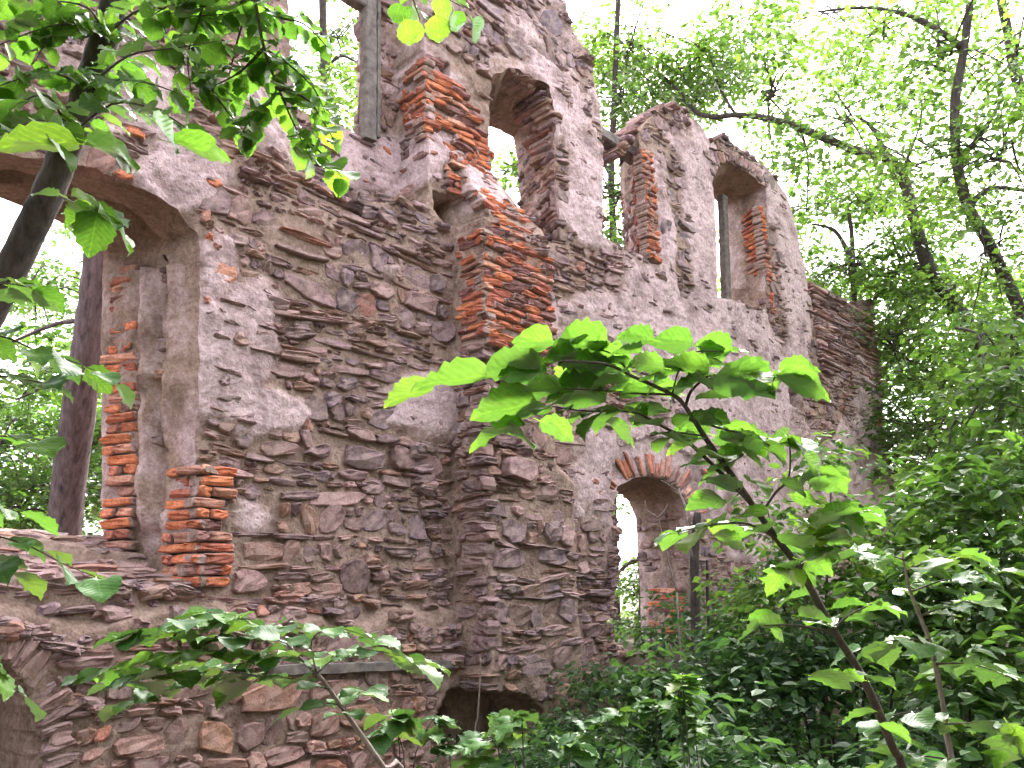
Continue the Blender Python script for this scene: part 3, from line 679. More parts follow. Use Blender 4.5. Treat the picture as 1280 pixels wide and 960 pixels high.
for i in range(90):                                   # rubble sill rising to the outside
    x = rb.uniform(-40, 246); tt = rb.random() ** .8; s_, z_ = sz(x, 720 + x * .06); bs, bz = open_back(o, s_, z_); s2 = s_ + (bs - s_) * tt; z2 = z_ + (bz - z_) * tt - .01
    w_ = rb.uniform(.12, .36); g_ = rb.uniform(.05, .1)
    c4 = np.array([s2, z2]) + np.array([(-w_ / 2, -g_ / 2), (w_ / 2, -g_ / 2), (w_ / 2, g_ / 2), (-w_ / 2, g_ / 2)]) + rb.normal(0, .01, (4, 2))
    V = block(c4, .05, .16, rb, pull=(.1, .3), jit=.04, rough=.012, bevel=.018); keep_stone(W(V[:, 0], V[:, 1], V[:, 2] - TH * tt), stone_col(rb, .3), 1.0)
edge_stones([(611, 118), (617, 99), (632, 87), (655, 97), (676, 119), (690, 148), (697, 190)], 46, size=(.08, .24), back=(-.02, .3))
ja, _ = jamb_patch('arch', sz(240, 500)[1]); ja.lean = jlean; ja.z0 = sz(240, 500)[1]
rubble(ja, .02, .5, sz(240, 570)[1], sz(240, 330)[1], rb, prob=.22, hm=.012)
# flat slabs on the low stub at the right end
a_, b_ = sz(1021, 430)[0], sz(1091, 430)[0]
sp_ = Patch((a_, .05), (b_, .05)); sp_.n = np.array([0, 1.0])
z = sz(1055, 478)[1]; ztop = sz(1060, 384)[1]
while z < ztop:
    ch = rb.uniform(.05, .1); a = -.05
    while a < b_ - a_ - .05:
        wd = min(rb.uniform(.25, .75), b_ - a_ - a + .05); g = rb.uniform(.004, .014, 4)
        c4 = np.array([(a + g[0], z + g[1]), (a + wd - g[2], z + g[1]), (a + wd - g[2], z + ch - g[3]), (a + g[0], z + ch - g[3])]) + rb.normal(0, .009, (4, 2))
        V = block(c4, rb.uniform(-.01, .05), .3, rb, pull=(.06, .25), jit=.03, rough=.01); keep_stone(sp_.w(V), stone_col(rb, .2) * 1.2, 1.0); a += wd
    z += ch
# arch stones set on edge: cellar arch and the thin arch over the framed light
def voussoirs(px, n, ln, wd, h=.05, back=0.0, cen=None):
    P = poly(px); seg = np.r_[0, np.cumsum(np.linalg.norm(np.diff(P, axis=0), axis=1))]
    c = P.mean(0) - np.array([0, .6]) if cen is None else np.array(sz(*cen))
    for i in range(n):
        v = seg[-1] * (i + .5) / n; p = np.array([np.interp(v, seg, P[:, 0]), np.interp(v, seg, P[:, 1])]); r = (p - c) / np.linalg.norm(p - c); tg = np.array([-r[1], r[0]])
        L_ = ln * rb.uniform(.6, 1.1); w2 = min(wd, seg[-1] / n * .95) / 2
        c4 = np.array([p - tg * w2, p - tg * -w2, p + tg * w2 + r * L_, p - tg * w2 + r * L_]) + rb.normal(0, .008, (4, 2))
        V = block(c4, h + rb.normal(0, .012), .2, rb, pull=(.05, .2), jit=.03); keep_stone(W(V[:, 0], V[:, 1], V[:, 2] + f0(*(p + r * .1)) - back), stone_col(rb, .3), 1)
voussoirs([(-90, 804), (-45, 810), (2, 826), (28, 854), (44, 896), (48, 960)], 15, .22, .09, h=.026, cen=(-90, 980))
edge_stones([(-40, 780), (40, 790), (100, 830), (110, 880)], 26, size=(.1, .26), back=(-.02, .03))
voussoirs([(889, 224), (897, 206), (915, 202), (938, 215), (957, 236)], 16, .22, .09, h=.06, cen=(915, 290))

STONES.sort(key=lambda t: -t[2])
NSOLO = 290
for V, c, _ in STONES[:NSOLO]:
    o_ = V.mean(0)
    me = mesh_np('stone', V - o_, SQ, smooth=SSM, col=c * np.ones((40, 3)))
    o = obj('stone', me, M_STONE, ruin); o.location = o_
rest = STONES[NSOLO:]
V = np.concatenate([t[0] for t in rest]); Qr = (SQ[None] + (np.arange(len(rest)) * 40)[:, None, None]).reshape(-1, 4)
o = obj('rubble_masonry', mesh_np('rubble_masonry', V, Qr, smooth=np.tile(SSM, len(rest)), col=np.repeat(np.array([t[1] for t in rest]), 40, 0)), M_STONE, ruin); o['kind'] = 'stuff'
def bsize(V):
    px, py, d = proj(V[:16]); return np.ptp(px) * np.ptp(py) * (np.clip(px, 0, 1280) == px).mean() * (np.clip(py, 0, 960) == py).mean()
BCUT = sorted([bsize(b[0]) for p_ in BRICKS for b in p_['b']], reverse=True)[294]
nb = 0
for par in BRICKS:
    if not par['b']: continue
    allv = np.concatenate([b[0] for b in par['b']])
    # the bed of mortar that holds this brickwork: a block per brick sunk behind its face
    bed = Acc()
    for Vb, _ in par['b']:
        c = Vb.mean(0); bv = Vb.copy(); front = bv[:16]; back = bv[28:]
        cb = back.mean(0); fcn = front.mean(0); dirn = (fcn - cb)
        bv[:28] = bv[:28] - dirn * .11
        bv = c + (bv - c) * 1.0; bv += (bv - bv.mean(0)) * .1
        bed.add(bv, SQ)
    bo = obj(par['name'], mesh_np('mortar_bed', np.concatenate(bed.V), np.concatenate(bed.Q), smooth=False, attr={'plaster': np.full(bed.n, .35)}), M_MORTAR, ruin)
    bo['label'] = par['label']
    few = []
    for Vb, c in par['b']:
        if bsize(Vb) < BCUT: few.append((Vb, c)); continue
        o_ = Vb.mean(0); o = obj('brick', mesh_np('brick', Vb - o_, SQ, smooth=SSM, col=c * np.ones((40, 3))), M_BRICK, bo); o.location = o_; nb += 1
    if few:
        Qr = (SQ[None] + (np.arange(len(few)) * 40)[:, None, None]).reshape(-1, 4)
        o = obj('brick_remnant', mesh_np('brick_remnant', np.concatenate([f[0] for f in few]), Qr, col=np.repeat(np.array([f[1] for f in few]), 40, 0)), M_BRICK, bo); o['kind'] = 'stuff'
print('stones', len(STONES), 'bricks', nb)

# timber in the wall
def beam(name, A, B, w, d, parent, label=None, mat=None, rng=rb):
    A, B = arr(A), arr(B)                           # (s, z, h)
    a, b = W(*A), W(*B); ax = (b - a); L_ = np.linalg.norm(ax); ax /= L_
    e1 = N - ax * (N @ ax); e1 /= np.linalg.norm(e1); e2 = np.cross(ax, e1)
    n = max(3, int(L_ / .08)); V = []; prof = [(-1, -.8), (-.8, -1), (.8, -1), (1, -.8), (1, .8), (.8, 1), (-.8, 1), (-1, .8)]
    for i in range(n + 1):
        p = a + ax * L_ * i / n
        for x, y in prof: V.append(p + e1 * (x * d / 2 + rng.normal(0, .003)) + e2 * (y * w / 2 + rng.normal(0, .003)))
    Q = [(i * 8 + k, i * 8 + (k + 1) % 8, (i + 1) * 8 + (k + 1) % 8, (i + 1) * 8 + k) for i in range(n) for k in range(8)]
    V += [a, b]; T = [((k + 1) % 8, k, (n + 1) * 8) for k in range(8)] + [(n * 8 + k, n * 8 + (k + 1) % 8, (n + 1) * 8 + 1) for k in range(8)]
    o = obj(name, mesh_np(name, np.array(V), Q, T), mat or M_TIMBER, parent)
    if label: o['label'] = label
    return o
def szh(x, y, h): a = sz(x, y, h); return (a[0], a[1], h)
fr = beam('window_frame', szh(460, 176, -.36), szh(461, -60, -.36), .135, .12, ruin, 'grey weathered timber frame of the topmost opening')
a = szh(461, 6, -.36); beam('frame_head', (a[0] + .06, a[1], -.38), (a[0] - 1.3, a[1], -.38), .15, .14, fr)
beam('frame_bead', szh(472, 172, -.33), szh(473, -60, -.33), .04, .05, fr)
beam('window_post', szh(908, 378, -.45), szh(903, 246, -.45), .14, .12, ruin, 'grey timber post in the arched window light')
a = szh(752, 168, -.2); b = szh(785, 190, -.2); beam('timber_lintel', (a[0] - .5, a[1] + .02, -.25), (b[0] + .3, a[1] + .0, -.25), .16, .2, ruin, 'bare timber lintel spanning the gap under open sky')
a = szh(340, 838, .14); b = szh(566, 830, .14); beam('timber_beam', (a[0], a[1], .1), (b[0], b[1] + .0, .1), .075, .14, ruin, 'grey timber beam let into the wall near its base')

# ------------------------------------------------------------------ ground
def ground(x, y):
    x = np.asarray(x, float); y = np.asarray(y, float)
    s = U[0] * x + U[1] * y; d = DW + N[0] * x + N[1] * y
    w = sstep(4.6, .3, d)
    g = w * (.42 + .92 * sstep(5.6, 8.2, s) - .5 * sstep(13, 20, s)) + .12 * fbm(x * .5, y * .5, 201, 3) + .03 * fbm(x * 2.1, y * 2.1, 205, 3)
    g = g + .5 * sstep(3, 12, x) * (1 - w)
    r = np.hypot(x, y); return g - .4 * sstep(0, -3, y) + 1.5 * sstep(20, 60, r) * vnoise(x * .03, y * .03, 210)
gx = np.sign(np.linspace(-1, 1, 221)) * np.abs(np.linspace(-1, 1, 221)) ** 2.2 * 160
X, Y = np.meshgrid(gx, gx + 6, indexing='ij'); G = ground(X, Y); n = 221
I, J = np.meshgrid(np.arange(n - 1), np.arange(n - 1), indexing='ij'); I, J = I.ravel(), J.ravel()
tag(obj('ground', mesh_np('ground', np.stack([X, Y, G], -1).reshape(-1, 3), np.stack([I * n + J, (I + 1) * n + J, (I + 1) * n + J + 1, I * n + J + 1], 1), smooth=True), M_SOIL), kind='structure')

# ------------------------------------------------------------------ leaves
def leaf_mesh(name, lobed=False, seed=0):
    r = np.random.default_rng(seed); rows = 13; V, UV = [], []
    for i in range(rows):
        t = i / (rows - 1)
        w = .47 * math.sin(math.pi * min(1, t ** .78 * 1.0)) ** .75 if 0 < t < 1 else 0.0
        if .8 < t < 1: w *= .85
        if lobed: w = [0, .26, .20, .34, .44, .26, .24, .38, .22, .16, .14, .07, 0][i] * 1.05
        else: w *= 1 + (.06 if i % 2 else -.06)
        w *= r.uniform(.95, 1.05)
        for j, k in enumerate((-1, -.5, 0, .5, 1)):
            x = k * w; zf = .22 * abs(x) - .22 * t * t + .025 * math.sin(9 * t + k * 2 + seed) + (.03 * r.normal() if abs(k) == 1 else 0)
            yy = t + (.05 * abs(k) * (1 - t) if not lobed else .12 * abs(k) * (1 if i in (4, 7) else .2)) - (.08 * abs(k) * (t < .3))
            V.append((x, yy, zf)); UV.append((x, t))
    Q = [(i * 5 + j, i * 5 + j + 1, (i + 1) * 5 + j + 1, (i + 1) * 5 + j) for i in range(rows - 1) for j in range(4)]
    st = len(V); pr = .012                                          # petiole
    V += [(-pr, .02, 0), (pr, .02, 0), (pr, -.22, .02), (-pr, -.22, .02)]; UV += [(0, 0)] * 4; Q.append((st, st + 1, st + 2, st + 3))
    return mesh_np(name, np.array(V), Q, smooth=True, uv=np.array(UV))
LEAF = [leaf_mesh('leaf', False, k) for k in range(4)]; LOBE = [leaf_mesh('leaf', True, 10 + k) for k in range(3)]
LEAFD = [m.copy() for m in LEAF]; LOBED = [m.copy() for m in LOBE]
for m in LEAF + LOBE: m.materials.append(M_LEAF_BIG)
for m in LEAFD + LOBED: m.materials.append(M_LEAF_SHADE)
def put_leaf(parent, base, tip, nrm, meshes, rng, wide=1.0):
    base, tip = arr(base), arr(tip); a = tip - base; L_ = np.linalg.norm(a); a = a / L_
    nrm = nrm - a * (nrm @ a); nrm /= np.linalg.norm(nrm) + 1e-9; x = np.cross(a, nrm)
    o = obj('leaf', meshes[rng.integers(len(meshes))], None, parent); o.parent = parent
    M = np.eye(4); M[:3, 0] = x * L_ * wide; M[:3, 1] = a * L_; M[:3, 2] = nrm * L_; M[:3, 3] = base
    o.matrix_local = Matrix(M.tolist()); return o
def up_tilted(rng, k=.35): 
    v = np.array([rng.normal(0, k), rng.normal(0, k), 1.0]); return v / np.linalg.norm(v)
def px_leaf(parent, b, t, d, rng, meshes=LEAF, wide=1.0, face=.5, dd=None):
    dd = rng.normal(0, .03) if dd is None else dd
    B, T = at(b[0], b[1], d), at(t[0], t[1], d + dd)
    v = EYE - B; v /= np.linalg.norm(v)
    n_ = np.array([rng.normal(0, .15), rng.normal(0, .15), 1.0]) - v * face
    return put_leaf(parent, B, T, n_, meshes, rng, wide)
def twig(parent, pts, r0, r1, name='twig', mat=None, sides=6):
    V, Q, T = tube(pts, r0, r1, sides=sides, n=4, rough=.05); return obj(name, mesh_np(name, V, Q, T, smooth=True), mat or M_BARK2, parent)
def spray(parent, pts, rng, n, size, meshes, side=.8, tilt=.3, droop=.15):
    P = smooth_path(pts, 6); seg = np.r_[0, np.cumsum(np.linalg.norm(np.diff(P, axis=0), axis=1))]
    for i in range(n):
        v = seg[-1] * (i + .6) / n; b = np.array([np.interp(v, seg, P[:, k]) for k in range(3)]); e = np.array([np.interp(min(seg[-1], v + .05), seg, P[:, k]) for k in range(3)])
        q0 = np.array([np.interp(max(0, v - .05), seg, P[:, k]) for k in range(3)]); tg = e - q0; tg /= np.linalg.norm(tg) + 1e-9
        lat = np.cross(tg, ZZ); lat /= np.linalg.norm(lat) + 1e-9; sg = 1 if i % 2 else -1
        d = tg * rng.uniform(.35, .9) + lat * sg * side * rng.uniform(.7, 1.2) - ZZ * (droop + rng.normal(0, .12)); d /= np.linalg.norm(d)
        L_ = size * rng.uniform(.7, 1.2)
        put_leaf(parent, b + d * L_ * .2, b + d * L_ * 1.2, up_tilted(rng, tilt), meshes, rng, rng.uniform(.85, 1.1))

# foliage masses -------------------------------------------------
def leaf_mass(rng, centers, radii, counts, size, greens, per=12, spread=.28, flat=.35, six=True, hollow=.0, bough=0, tips=None):
    Vs, Cs = [], []
    for ic, (c, r, n) in enumerate(zip(centers, radii, counts)):
        ns_ = max(1, n // per); gi = None
        if bough:                                     # sprays gathered on flat drooping boughs with air between them
            nb_ = max(3, int(n / bough)); bc = rng.normal(0, 1, (nb_, 3)); bc /= np.linalg.norm(bc, axis=1)[:, None]; bc *= rng.random((nb_, 1)) ** (1 / 2.2); bc = c + bc * r
            bi = rng.integers(nb_, size=ns_); an = rng.uniform(0, 6.283, ns_); rd = .46 * np.mean(r[:2]) * np.sqrt(rng.random(ns_)) * rng.uniform(.6, 1.3, nb_)[bi]
            sl = rng.normal(0, .25, (nb_, 2)); o3 = np.stack([np.cos(an) * rd, np.sin(an) * rd, np.zeros(ns_)], 1)
            o3[:, 2] = (o3[:, :2] * sl[bi]).sum(1) - .25 * rd + rng.normal(0, .05, ns_); p = bc[bi] + o3
            gi = rng.integers(len(greens), size=nb_)[bi]; gsc = rng.uniform(.7, 1.35, nb_)[bi]
            if tips is not None: tips.append((ic, bc))
        else:
            p = rng.normal(0, 1, (ns_, 3)); p /= np.linalg.norm(p, axis=1)[:, None]; p *= (hollow + (1 - hollow) * rng.random((ns_, 1)) ** (1 / 2.4)); p = c + p * r
        k = np.repeat(np.arange(ns_), per); m = len(k)
        sn = np.stack([rng.normal(0, flat, ns_), rng.normal(0, flat, ns_), np.ones(ns_)], 1)
        ang = rng.uniform(0, 2 * math.pi, m); rad = spread * np.sqrt(rng.random(m)) * rng.uniform(.6, 1.3, ns_)[k]
        off = np.stack([np.cos(ang) * rad, np.sin(ang) * rad, np.zeros(m)], 1); off[:, 2] = -(off[:, 0] * sn[k, 0] + off[:, 1] * sn[k, 1]) - .35 * rad ** 2 / spread + rng.normal(0, .03, m)
        base = p[k] + off
        a2 = ang + rng.normal(0, .7, m); ax = np.stack([np.cos(a2), np.sin(a2), rng.normal(-.25, .3, m)], 1); ax /= np.linalg.norm(ax, axis=1)[:, None]
        nr = sn[k] + rng.normal(0, .35, (m, 3)); nr -= ax * (nr * ax).sum(1)[:, None]; nr /= np.linalg.norm(nr, axis=1)[:, None]; sd = np.cross(ax, nr)
        L_ = (size * rng.uniform(.6, 1.3, m))[:, None]
        if six: pts = [(0, 0, 0), (.3, .3, .05), (.27, .62, .04), (0, 1, -.12), (-.27, .62, .04), (-.3, .3, .05)]
        else: pts = [(0, 0, 0), (.34, .45, .06), (0, 1, -.08), (-.34, .45, .06)]
        V = np.stack([base + sd * x * L_ + ax * y * L_ + nr * z_ * L_ for x, y, z_ in pts], 1)
        g = np.array(greens); ci = (g[rng.integers(len(g), size=ns_)][k] if gi is None else (g[gi] * gsc[:, None])[k]) * rng.uniform(.75, 1.3, (m, 1))
        Vs.append(V.reshape(-1, 3)); Cs.append(np.repeat(ci, len(pts), 0))
    V = np.concatenate(Vs); C = np.concatenate(Cs); npt = 6 if six else 4; m = len(V) // npt; i = (np.arange(m) * npt)[:, None]
    if six: Q = np.concatenate([i + np.array([0, 1, 2, 3]), i + np.array([0, 3, 4, 5])])
    else: Q = i + np.array([0, 1, 2, 3])
    return V, Q, C
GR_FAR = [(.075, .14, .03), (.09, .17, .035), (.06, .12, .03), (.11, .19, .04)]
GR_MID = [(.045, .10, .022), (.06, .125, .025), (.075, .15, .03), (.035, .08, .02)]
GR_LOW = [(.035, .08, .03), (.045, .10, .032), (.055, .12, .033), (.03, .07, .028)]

def tree(name, label, trunk, clusters, rng, leaf=.105, greens=GR_FAR, branches=(), group='woodland trees around the ruin', mat=None, per=20, spread=.42, six=False):
    t = thing(name, label, 'tree', group)
    V, Q, T = tube([p for p in trunk[0]], trunk[1], trunk[2], sides=12, n=5, rough=.05, rng=rng)
    tr = obj('trunk', mesh_np('trunk', V, Q, T, smooth=True), mat or M_BARK, t)
    for pts, r0, r1 in branches:
        V, Q, T = tube(pts, r0, r1, sides=7, n=5, rough=.08, rng=rng); obj('branch', mesh_np('branch', V, Q, T, smooth=True), mat or M_BARK, t)
    if clusters:
        tips = []; C_, R_, K_ = zip(*[(c, np.array(r, float), k) for c, r, k in clusters])
        V, Q, C = leaf_mass(rng, C_, R_, [int(k * (.8 if group.startswith('trees around') else .98)) for k in K_], leaf, greens, per=per, spread=spread, six=six, flat=.22, bough=110, tips=tips)
        obj('crown', mesh_np('crown', V, Q, smooth=False, col=C), M_LEAF, t)
        acc = Acc()
        for ic, bc in tips:
            for e in bc:
                V, Q, T = tube([C_[ic] + rng.normal(0, .1, 3), (C_[ic] + e) / 2 + [0, 0, .12], e, e + (e - C_[ic]) * .35 - [0, 0, .1]], leaf * .16, leaf * .04, sides=4, n=2, rng=rng); acc.add(V, Q, T)
        obj('twigwork', acc.mesh('twigwork', True), mat or M_BARK, t)['kind'] = 'stuff'
    return t
def gnd(px, depth):                    # ground point below a picture column
    p = at(px, 780, depth); return np.array([p[0], p[1], float(ground(p[0], p[1])) - .1])
def A(*l): return [at(*p) for p in l]
rt = np.random.default_rng(5)
def cl(px, py, d, r, n, flat=.7): return (at(px, py, d), (r, r, r * flat), n)

# right hand tree whose dark limb arches over the wall
tree('arching_tree', 'dark leaning tree whose long limb arches left above the wall top', ([gnd(1330, 17.3)] + A((1318, 620, 17.16), (1245, 465, 16.5), (1200, 392, 16.17), (1162, 335, 15.84), (1144, 280, 15.67), (1130, 226, 15.67), (1110, 196, 15.67)), 0.18, 0.09),
     [cl(880, 60, 17.32, 1.89, 1465), cl(960, 120, 16.5, 1.74, 1293), cl(1060, 150, 15.67, 1.74, 1120), cl(1000, 250, 17.32, 1.3, 603), cl(1130, 330, 16.5, 1.45, 948), cl(820, 110, 18.15, 1.45, 1293), cl(1180, 480, 15.67, 1.59, 1379), cl(790, 40, 18.15, 1.3, 689), cl(1080, 260, 17.32, 1.16, 603)], rt, leaf=.14, spread=.55,
     branches=[(A((1112, 198, 15.67), (1075, 190, 15.84), (1000, 160, 16.17), (955, 147, 16.5), (920, 144, 16.66), (890, 146, 16.83), (868, 138, 17), (845, 110, 17.16), (812, 82, 17.49)), 0.09, 0.03),
               (A((1110, 196, 15.67), (1090, 160, 16.17), (1070, 145, 16.5)), 0.06, 0.024), (A((1000, 160, 16.17), (1010, 200, 16.5), (1008, 265, 16.83)), 0.03, 0.012), (A((920, 144, 16.66), (900, 110, 17), (885, 60, 17.49)), 0.036, 0.0144), (A((1162, 335, 15.84), (1120, 340, 16.17), (1075, 350, 16.34)), 0.03, 0.012)])
tree('forked_tree', 'tall dark trunk rising at the right edge behind the arching limb', ([gnd(1370, 12)] + A((1340, 560, 12), (1282, 405, 11.8), (1240, 312, 11.6), (1210, 258, 11.4), (1196, 200, 11.4), (1194, 130, 11.4), (1205, 60, 11.4), (1216, -30, 11.4), (1225, -160, 11.5)), .095, .045),
     [cl(1180, 60, 11.5, 1.5, 1125), cl(1250, 190, 11, 1.4, 1425), cl(1240, 320, 11.5, 1.2, 1125), cl(1150, 200, 12, 1.1, 675), cl(1270, 60, 12, 1.2, 675), cl(1100, 40, 12, 1.1, 675), cl(1260, 430, 11, 1.2, 1125), cl(1040, 20, 12.5, .9, 450)], rt,
     branches=[(A((1196, 200, 11.4), (1225, 170, 11.2), (1255, 120, 11)), .05, .02), (A((1210, 258, 11.4), (1240, 235, 11.4), (1290, 240, 11.3)), .05, .02), (A((1205, 60, 11.4), (1150, 25, 11.6), (1090, 10, 11.8), (1020, 15, 12)), .05, .015)])
tree('pale_tree', 'pale trunk fading into the bright sky at the top right corner', ([gnd(1420, 17)] + A((1390, 480, 17), (1320, 250, 17), (1272, 100, 17), (1262, 50, 17), (1248, -30, 17), (1240, -200, 17)), .13, .08),
     [cl(1290, 60, 17, 1.6, 1050), cl(1210, -20, 17, 1.6, 900), cl(1150, 130, 18, 1.6, 1125), cl(1060, 90, 18, 1.4, 825), cl(1240, 260, 17, 1.6, 1200)], rt, leaf=.11)
tree('pine_trunk', 'dark rough trunk standing behind the arched window', ([gnd(75, 9.6)] + A((82, 650, 9.6), (100, 500, 9.6), (116, 400, 9.7), (128, 300, 9.8), (140, 180, 9.9), (155, 20, 10), (170, -160, 10)), .2, .15),
     [cl(40, 360, 11, 1.0, 700), cl(150, 330, 12, 1.0, 500), cl(40, 480, 11, 1.0, 1200), cl(0, 560, 10.5, .9, 1300), cl(110, 560, 12, .9, 1300), cl(160, 430, 13, .9, 900), cl(20, 640, 10.5, .8, 1300), cl(140, 620, 12, .6, 700)], rt, greens=GR_MID, mat=M_PINE,
     branches=[(A((116, 400, 9.7), (70, 405, 9.9), (10, 430, 10)), .035, .015), (A((108, 450, 9.7), (60, 480, 9.9), (20, 500, 10)), .03, .012)])
tree('wood_tree', 'leafy tree filling the topmost framed opening', ([gnd(430, 15)] + A((420, 600, 15), (410, 300, 15), (405, 100, 15), (400, -200, 15)), .1, .06),
     [cl(420, 40, 15, 1.3, 900), cl(410, 130, 14.5, 1.1, 1000), cl(360, 80, 15, 1.3, 700), cl(440, -60, 15, 1.2, 700)], rt, leaf=.12,
     branches=[(A((405, 90, 15), (425, 70, 14.8), (450, 80, 14.8)), .04, .015), (A((405, 120, 15), (430, 130, 14.8), (447, 120, 14.8)), .03, .012)])
tree('wood_tree', 'leafy tree seen through the narrow and brick jambed lights', ([gnd(770, 17)] + A((765, 600, 17), (768, 350, 17), (764, 220, 17), (768, 120, 17), (775, -60, 17)), .1, .05),
     [cl(640, 210, 17, 1.0, 900), cl(765, 240, 16.5, 1.1, 1400), cl(770, 120, 17, 1.2, 1300), cl(790, 60, 17, 1.3, 1300), cl(850, 90, 18, 1.4, 1500), cl(630, 280, 17, .8, 500), cl(930, 60, 18, 1.4, 1000), cl(770, 300, 16, .8, 700)], rt, leaf=.12,
     branches=[(A((766, 260, 17), (785, 220, 16.9), (800, 160, 16.8)), .05, .02), (A((764, 220, 17), (750, 190, 17), (740, 140, 17)), .05, .02)])
tree('wood_tree', 'leafy tree framed by the lower doorway', ([gnd(800, 14)] + A((806, 760, 14), (812, 690, 14), (826, 640, 14), (850, 560, 14), (860, 300, 14)), .12, .06),
     [cl(780, 790, 13, .7, 1300), cl(800, 740, 13.5, .7, 1100), cl(770, 620, 14.5, .5, 250), cl(850, 690, 14, .8, 600)], rt, leaf=.1, greens=GR_FAR,
     branches=[(A((806, 700, 14), (785, 705, 13.9), (760, 730, 13.8)), .05, .02)])
tree('wood_tree', 'bushy pale green tree beyond the low stub of wall', ([gnd(1090, 17)] + A((1085, 600, 17), (1070, 420, 17), (1065, 300, 17), (1060, 260, 17)), .1, .03),
     [cl(1060, 330, 16.5, 1.4, 2200), cl(1110, 430, 16, 1.4, 2600), cl(1040, 430, 17, 1.1, 1200), cl(1150, 540, 15, 1.3, 2400), cl(1030, 250, 18, 1.3, 1200), cl(1120, 250, 18, 1.3, 1300), cl(1020, 350, 18, .9, 900)], rt, leaf=.12,
     branches=[(A((1070, 420, 17), (1110, 350, 16.8), (1160, 330, 16.8)), .05, .02), (A((1066, 330, 17), (1045, 290, 17), (1015, 280, 17)), .06, .02)])
tree('wood_tree', 'leafy understorey tree low at the right edge', ([gnd(1240, 8.5)] + A((1235, 640, 8.5), (1225, 560, 8.5), (1232, 440, 8.6)), .03, .015),
     [cl(1200, 520, 8.5, .8, 540), cl(1275, 480, 8, .8, 480), cl(1160, 600, 9, .7, 480), cl(1250, 610, 8, .8, 600), cl(1190, 660, 8.5, .6, 420), cl(1130, 660, 9, .5, 240), cl(1220, 420, 9, .7, 300)], rt, leaf=.12, greens=GR_MID + GR_FAR, six=True, per=16, spread=.4,
     branches=[(A((1235, 610, 8.5), (1190, 600, 8.6), (1140, 560, 8.8)), .02, .008)])
for nm, lb, c_ in [('leafy_shrub', 'leafy shrub hiding the wall foot to the right of the doorway', [cl(960, 640, 6.4, .3, 140), cl(1040, 585, 6.2, .35, 180), cl(1080, 660, 6.0, .45, 380), cl(1000, 710, 5.8, .45, 420), cl(1130, 720, 5.6, .45, 460), cl(940, 750, 6.2, .35, 320)]),
                   ('leafy_shrub', 'broad leaved shrub filling the right edge below the tall trunks', [cl(1180, 640, 6.2, .5, 420), cl(1250, 600, 6.0, .5, 420), cl(1290, 680, 5.6, .5, 480), cl(1220, 720, 5.6, .5, 520), cl(1150, 760, 5.2, .45, 420), cl(1270, 790, 5.0, .5, 480), cl(1210, 850, 4.6, .4, 380)]),
                   ('leafy_shrub', 'dark shrub on the slope under the doorway', [cl(915, 825, 6.2, .38, 600), cl(970, 845, 5.4, .42, 600), cl(830, 850, 5.8, .35, 500), cl(1020, 800, 5.6, .4, 600)])]:
    th_ = thing(nm, lb, 'shrub'); b0 = c_[3][0]; b0 = np.array([b0[0], b0[1], float(ground(b0[0], b0[1])) - .1])
    for c in c_:
        V, Q, T = tube([b0 + rt.normal(0, .04, 3) * [1, 1, 0], b0 * .5 + c[0] * .5 + rt.normal(0, .08, 3), c[0]], .016, .005, sides=6, rng=rt); obj('stem', mesh_np('stem', V, Q, T, smooth=True), M_BARK, th_)
    V, Q, C = leaf_mass(rt, [c[0] for c in c_], [np.array(c[1]) for c in c_], [c[2] for c in c_], .11 if 'broad' in lb else .085, GR_LOW if 'dark' in lb else (GR_MID if 'broad' in lb else GR_MID + GR_FAR), per=9, spread=.19)
    obj('foliage', mesh_np('foliage', V, Q, smooth=False, col=C), M_LEAF, th_)
# unseen trees added round the viewpoint to shade the lower wall
for lb, b, hs_ in [('unseen leafy tree added for shade behind the viewpoint on the right', (5.2, -1.8), (2.6, 4.6, 6.4, 8.0)), ('unseen leafy tree added for shade farther behind the viewpoint on the right', (8.0, -4.0), (2.6, 5.0, 7.2, 9.2)), ('unseen leafy tree added for shade straight behind the viewpoint', (1.2, -4.8), (2.2, 4.4, 6.4, 8.2)),
                   ('unseen leafy tree added for shade behind the viewpoint on the left', (-4.5, -3.5), (2.2, 4.2, 6.0, 7.6)), ('unseen leafy tree added for shade far right of the viewpoint', (8.6, .2), (2.4, 4.6, 6.4, 7.6)), ('unseen slim tree added for shade just behind the viewpoint', (3.0, -2.6), (4.2, 5.6, 7.0, 8.0))]:
    b = np.array([b[0], b[1], float(ground(*b)) - .1]); off = rt.normal(0, .5, (4, 2))
    tree('added_shade_tree', lb, ([b, b + [.1, .1, 2], b + [.2, -.1, 5], b + [.1, 0, hs_[-1]]], .14, .04), [(b + [off[k, 0], off[k, 1], h_], (2.0, 2.0, 1.1), 2300) for k, h_ in enumerate(hs_)], rt, leaf=.25, greens=GR_LOW, group='trees around the viewpoint added for shade')
b = np.array([-5.6, -1.2, float(ground(-5.6, -1.2)) - .1])
tree('added_shade_tree', 'unseen broad low tree added for shade left of the viewpoint', ([b, b + [.1, .1, 1.6], b + [.2, .2, 3.2], b + [.4, .4, 5]], .13, .04), [(np.array(c), (1.5, 1.3, .8), 1700) for c in [(-4.6, .2, 3.0), (-3.6, .6, 4.7), (-5.4, -.6, 4.4), (-3.2, -1.2, 5.2), (-6.2, .2, 2.2)]], rt, leaf=.23, greens=GR_LOW, group='trees around the viewpoint added for shade')

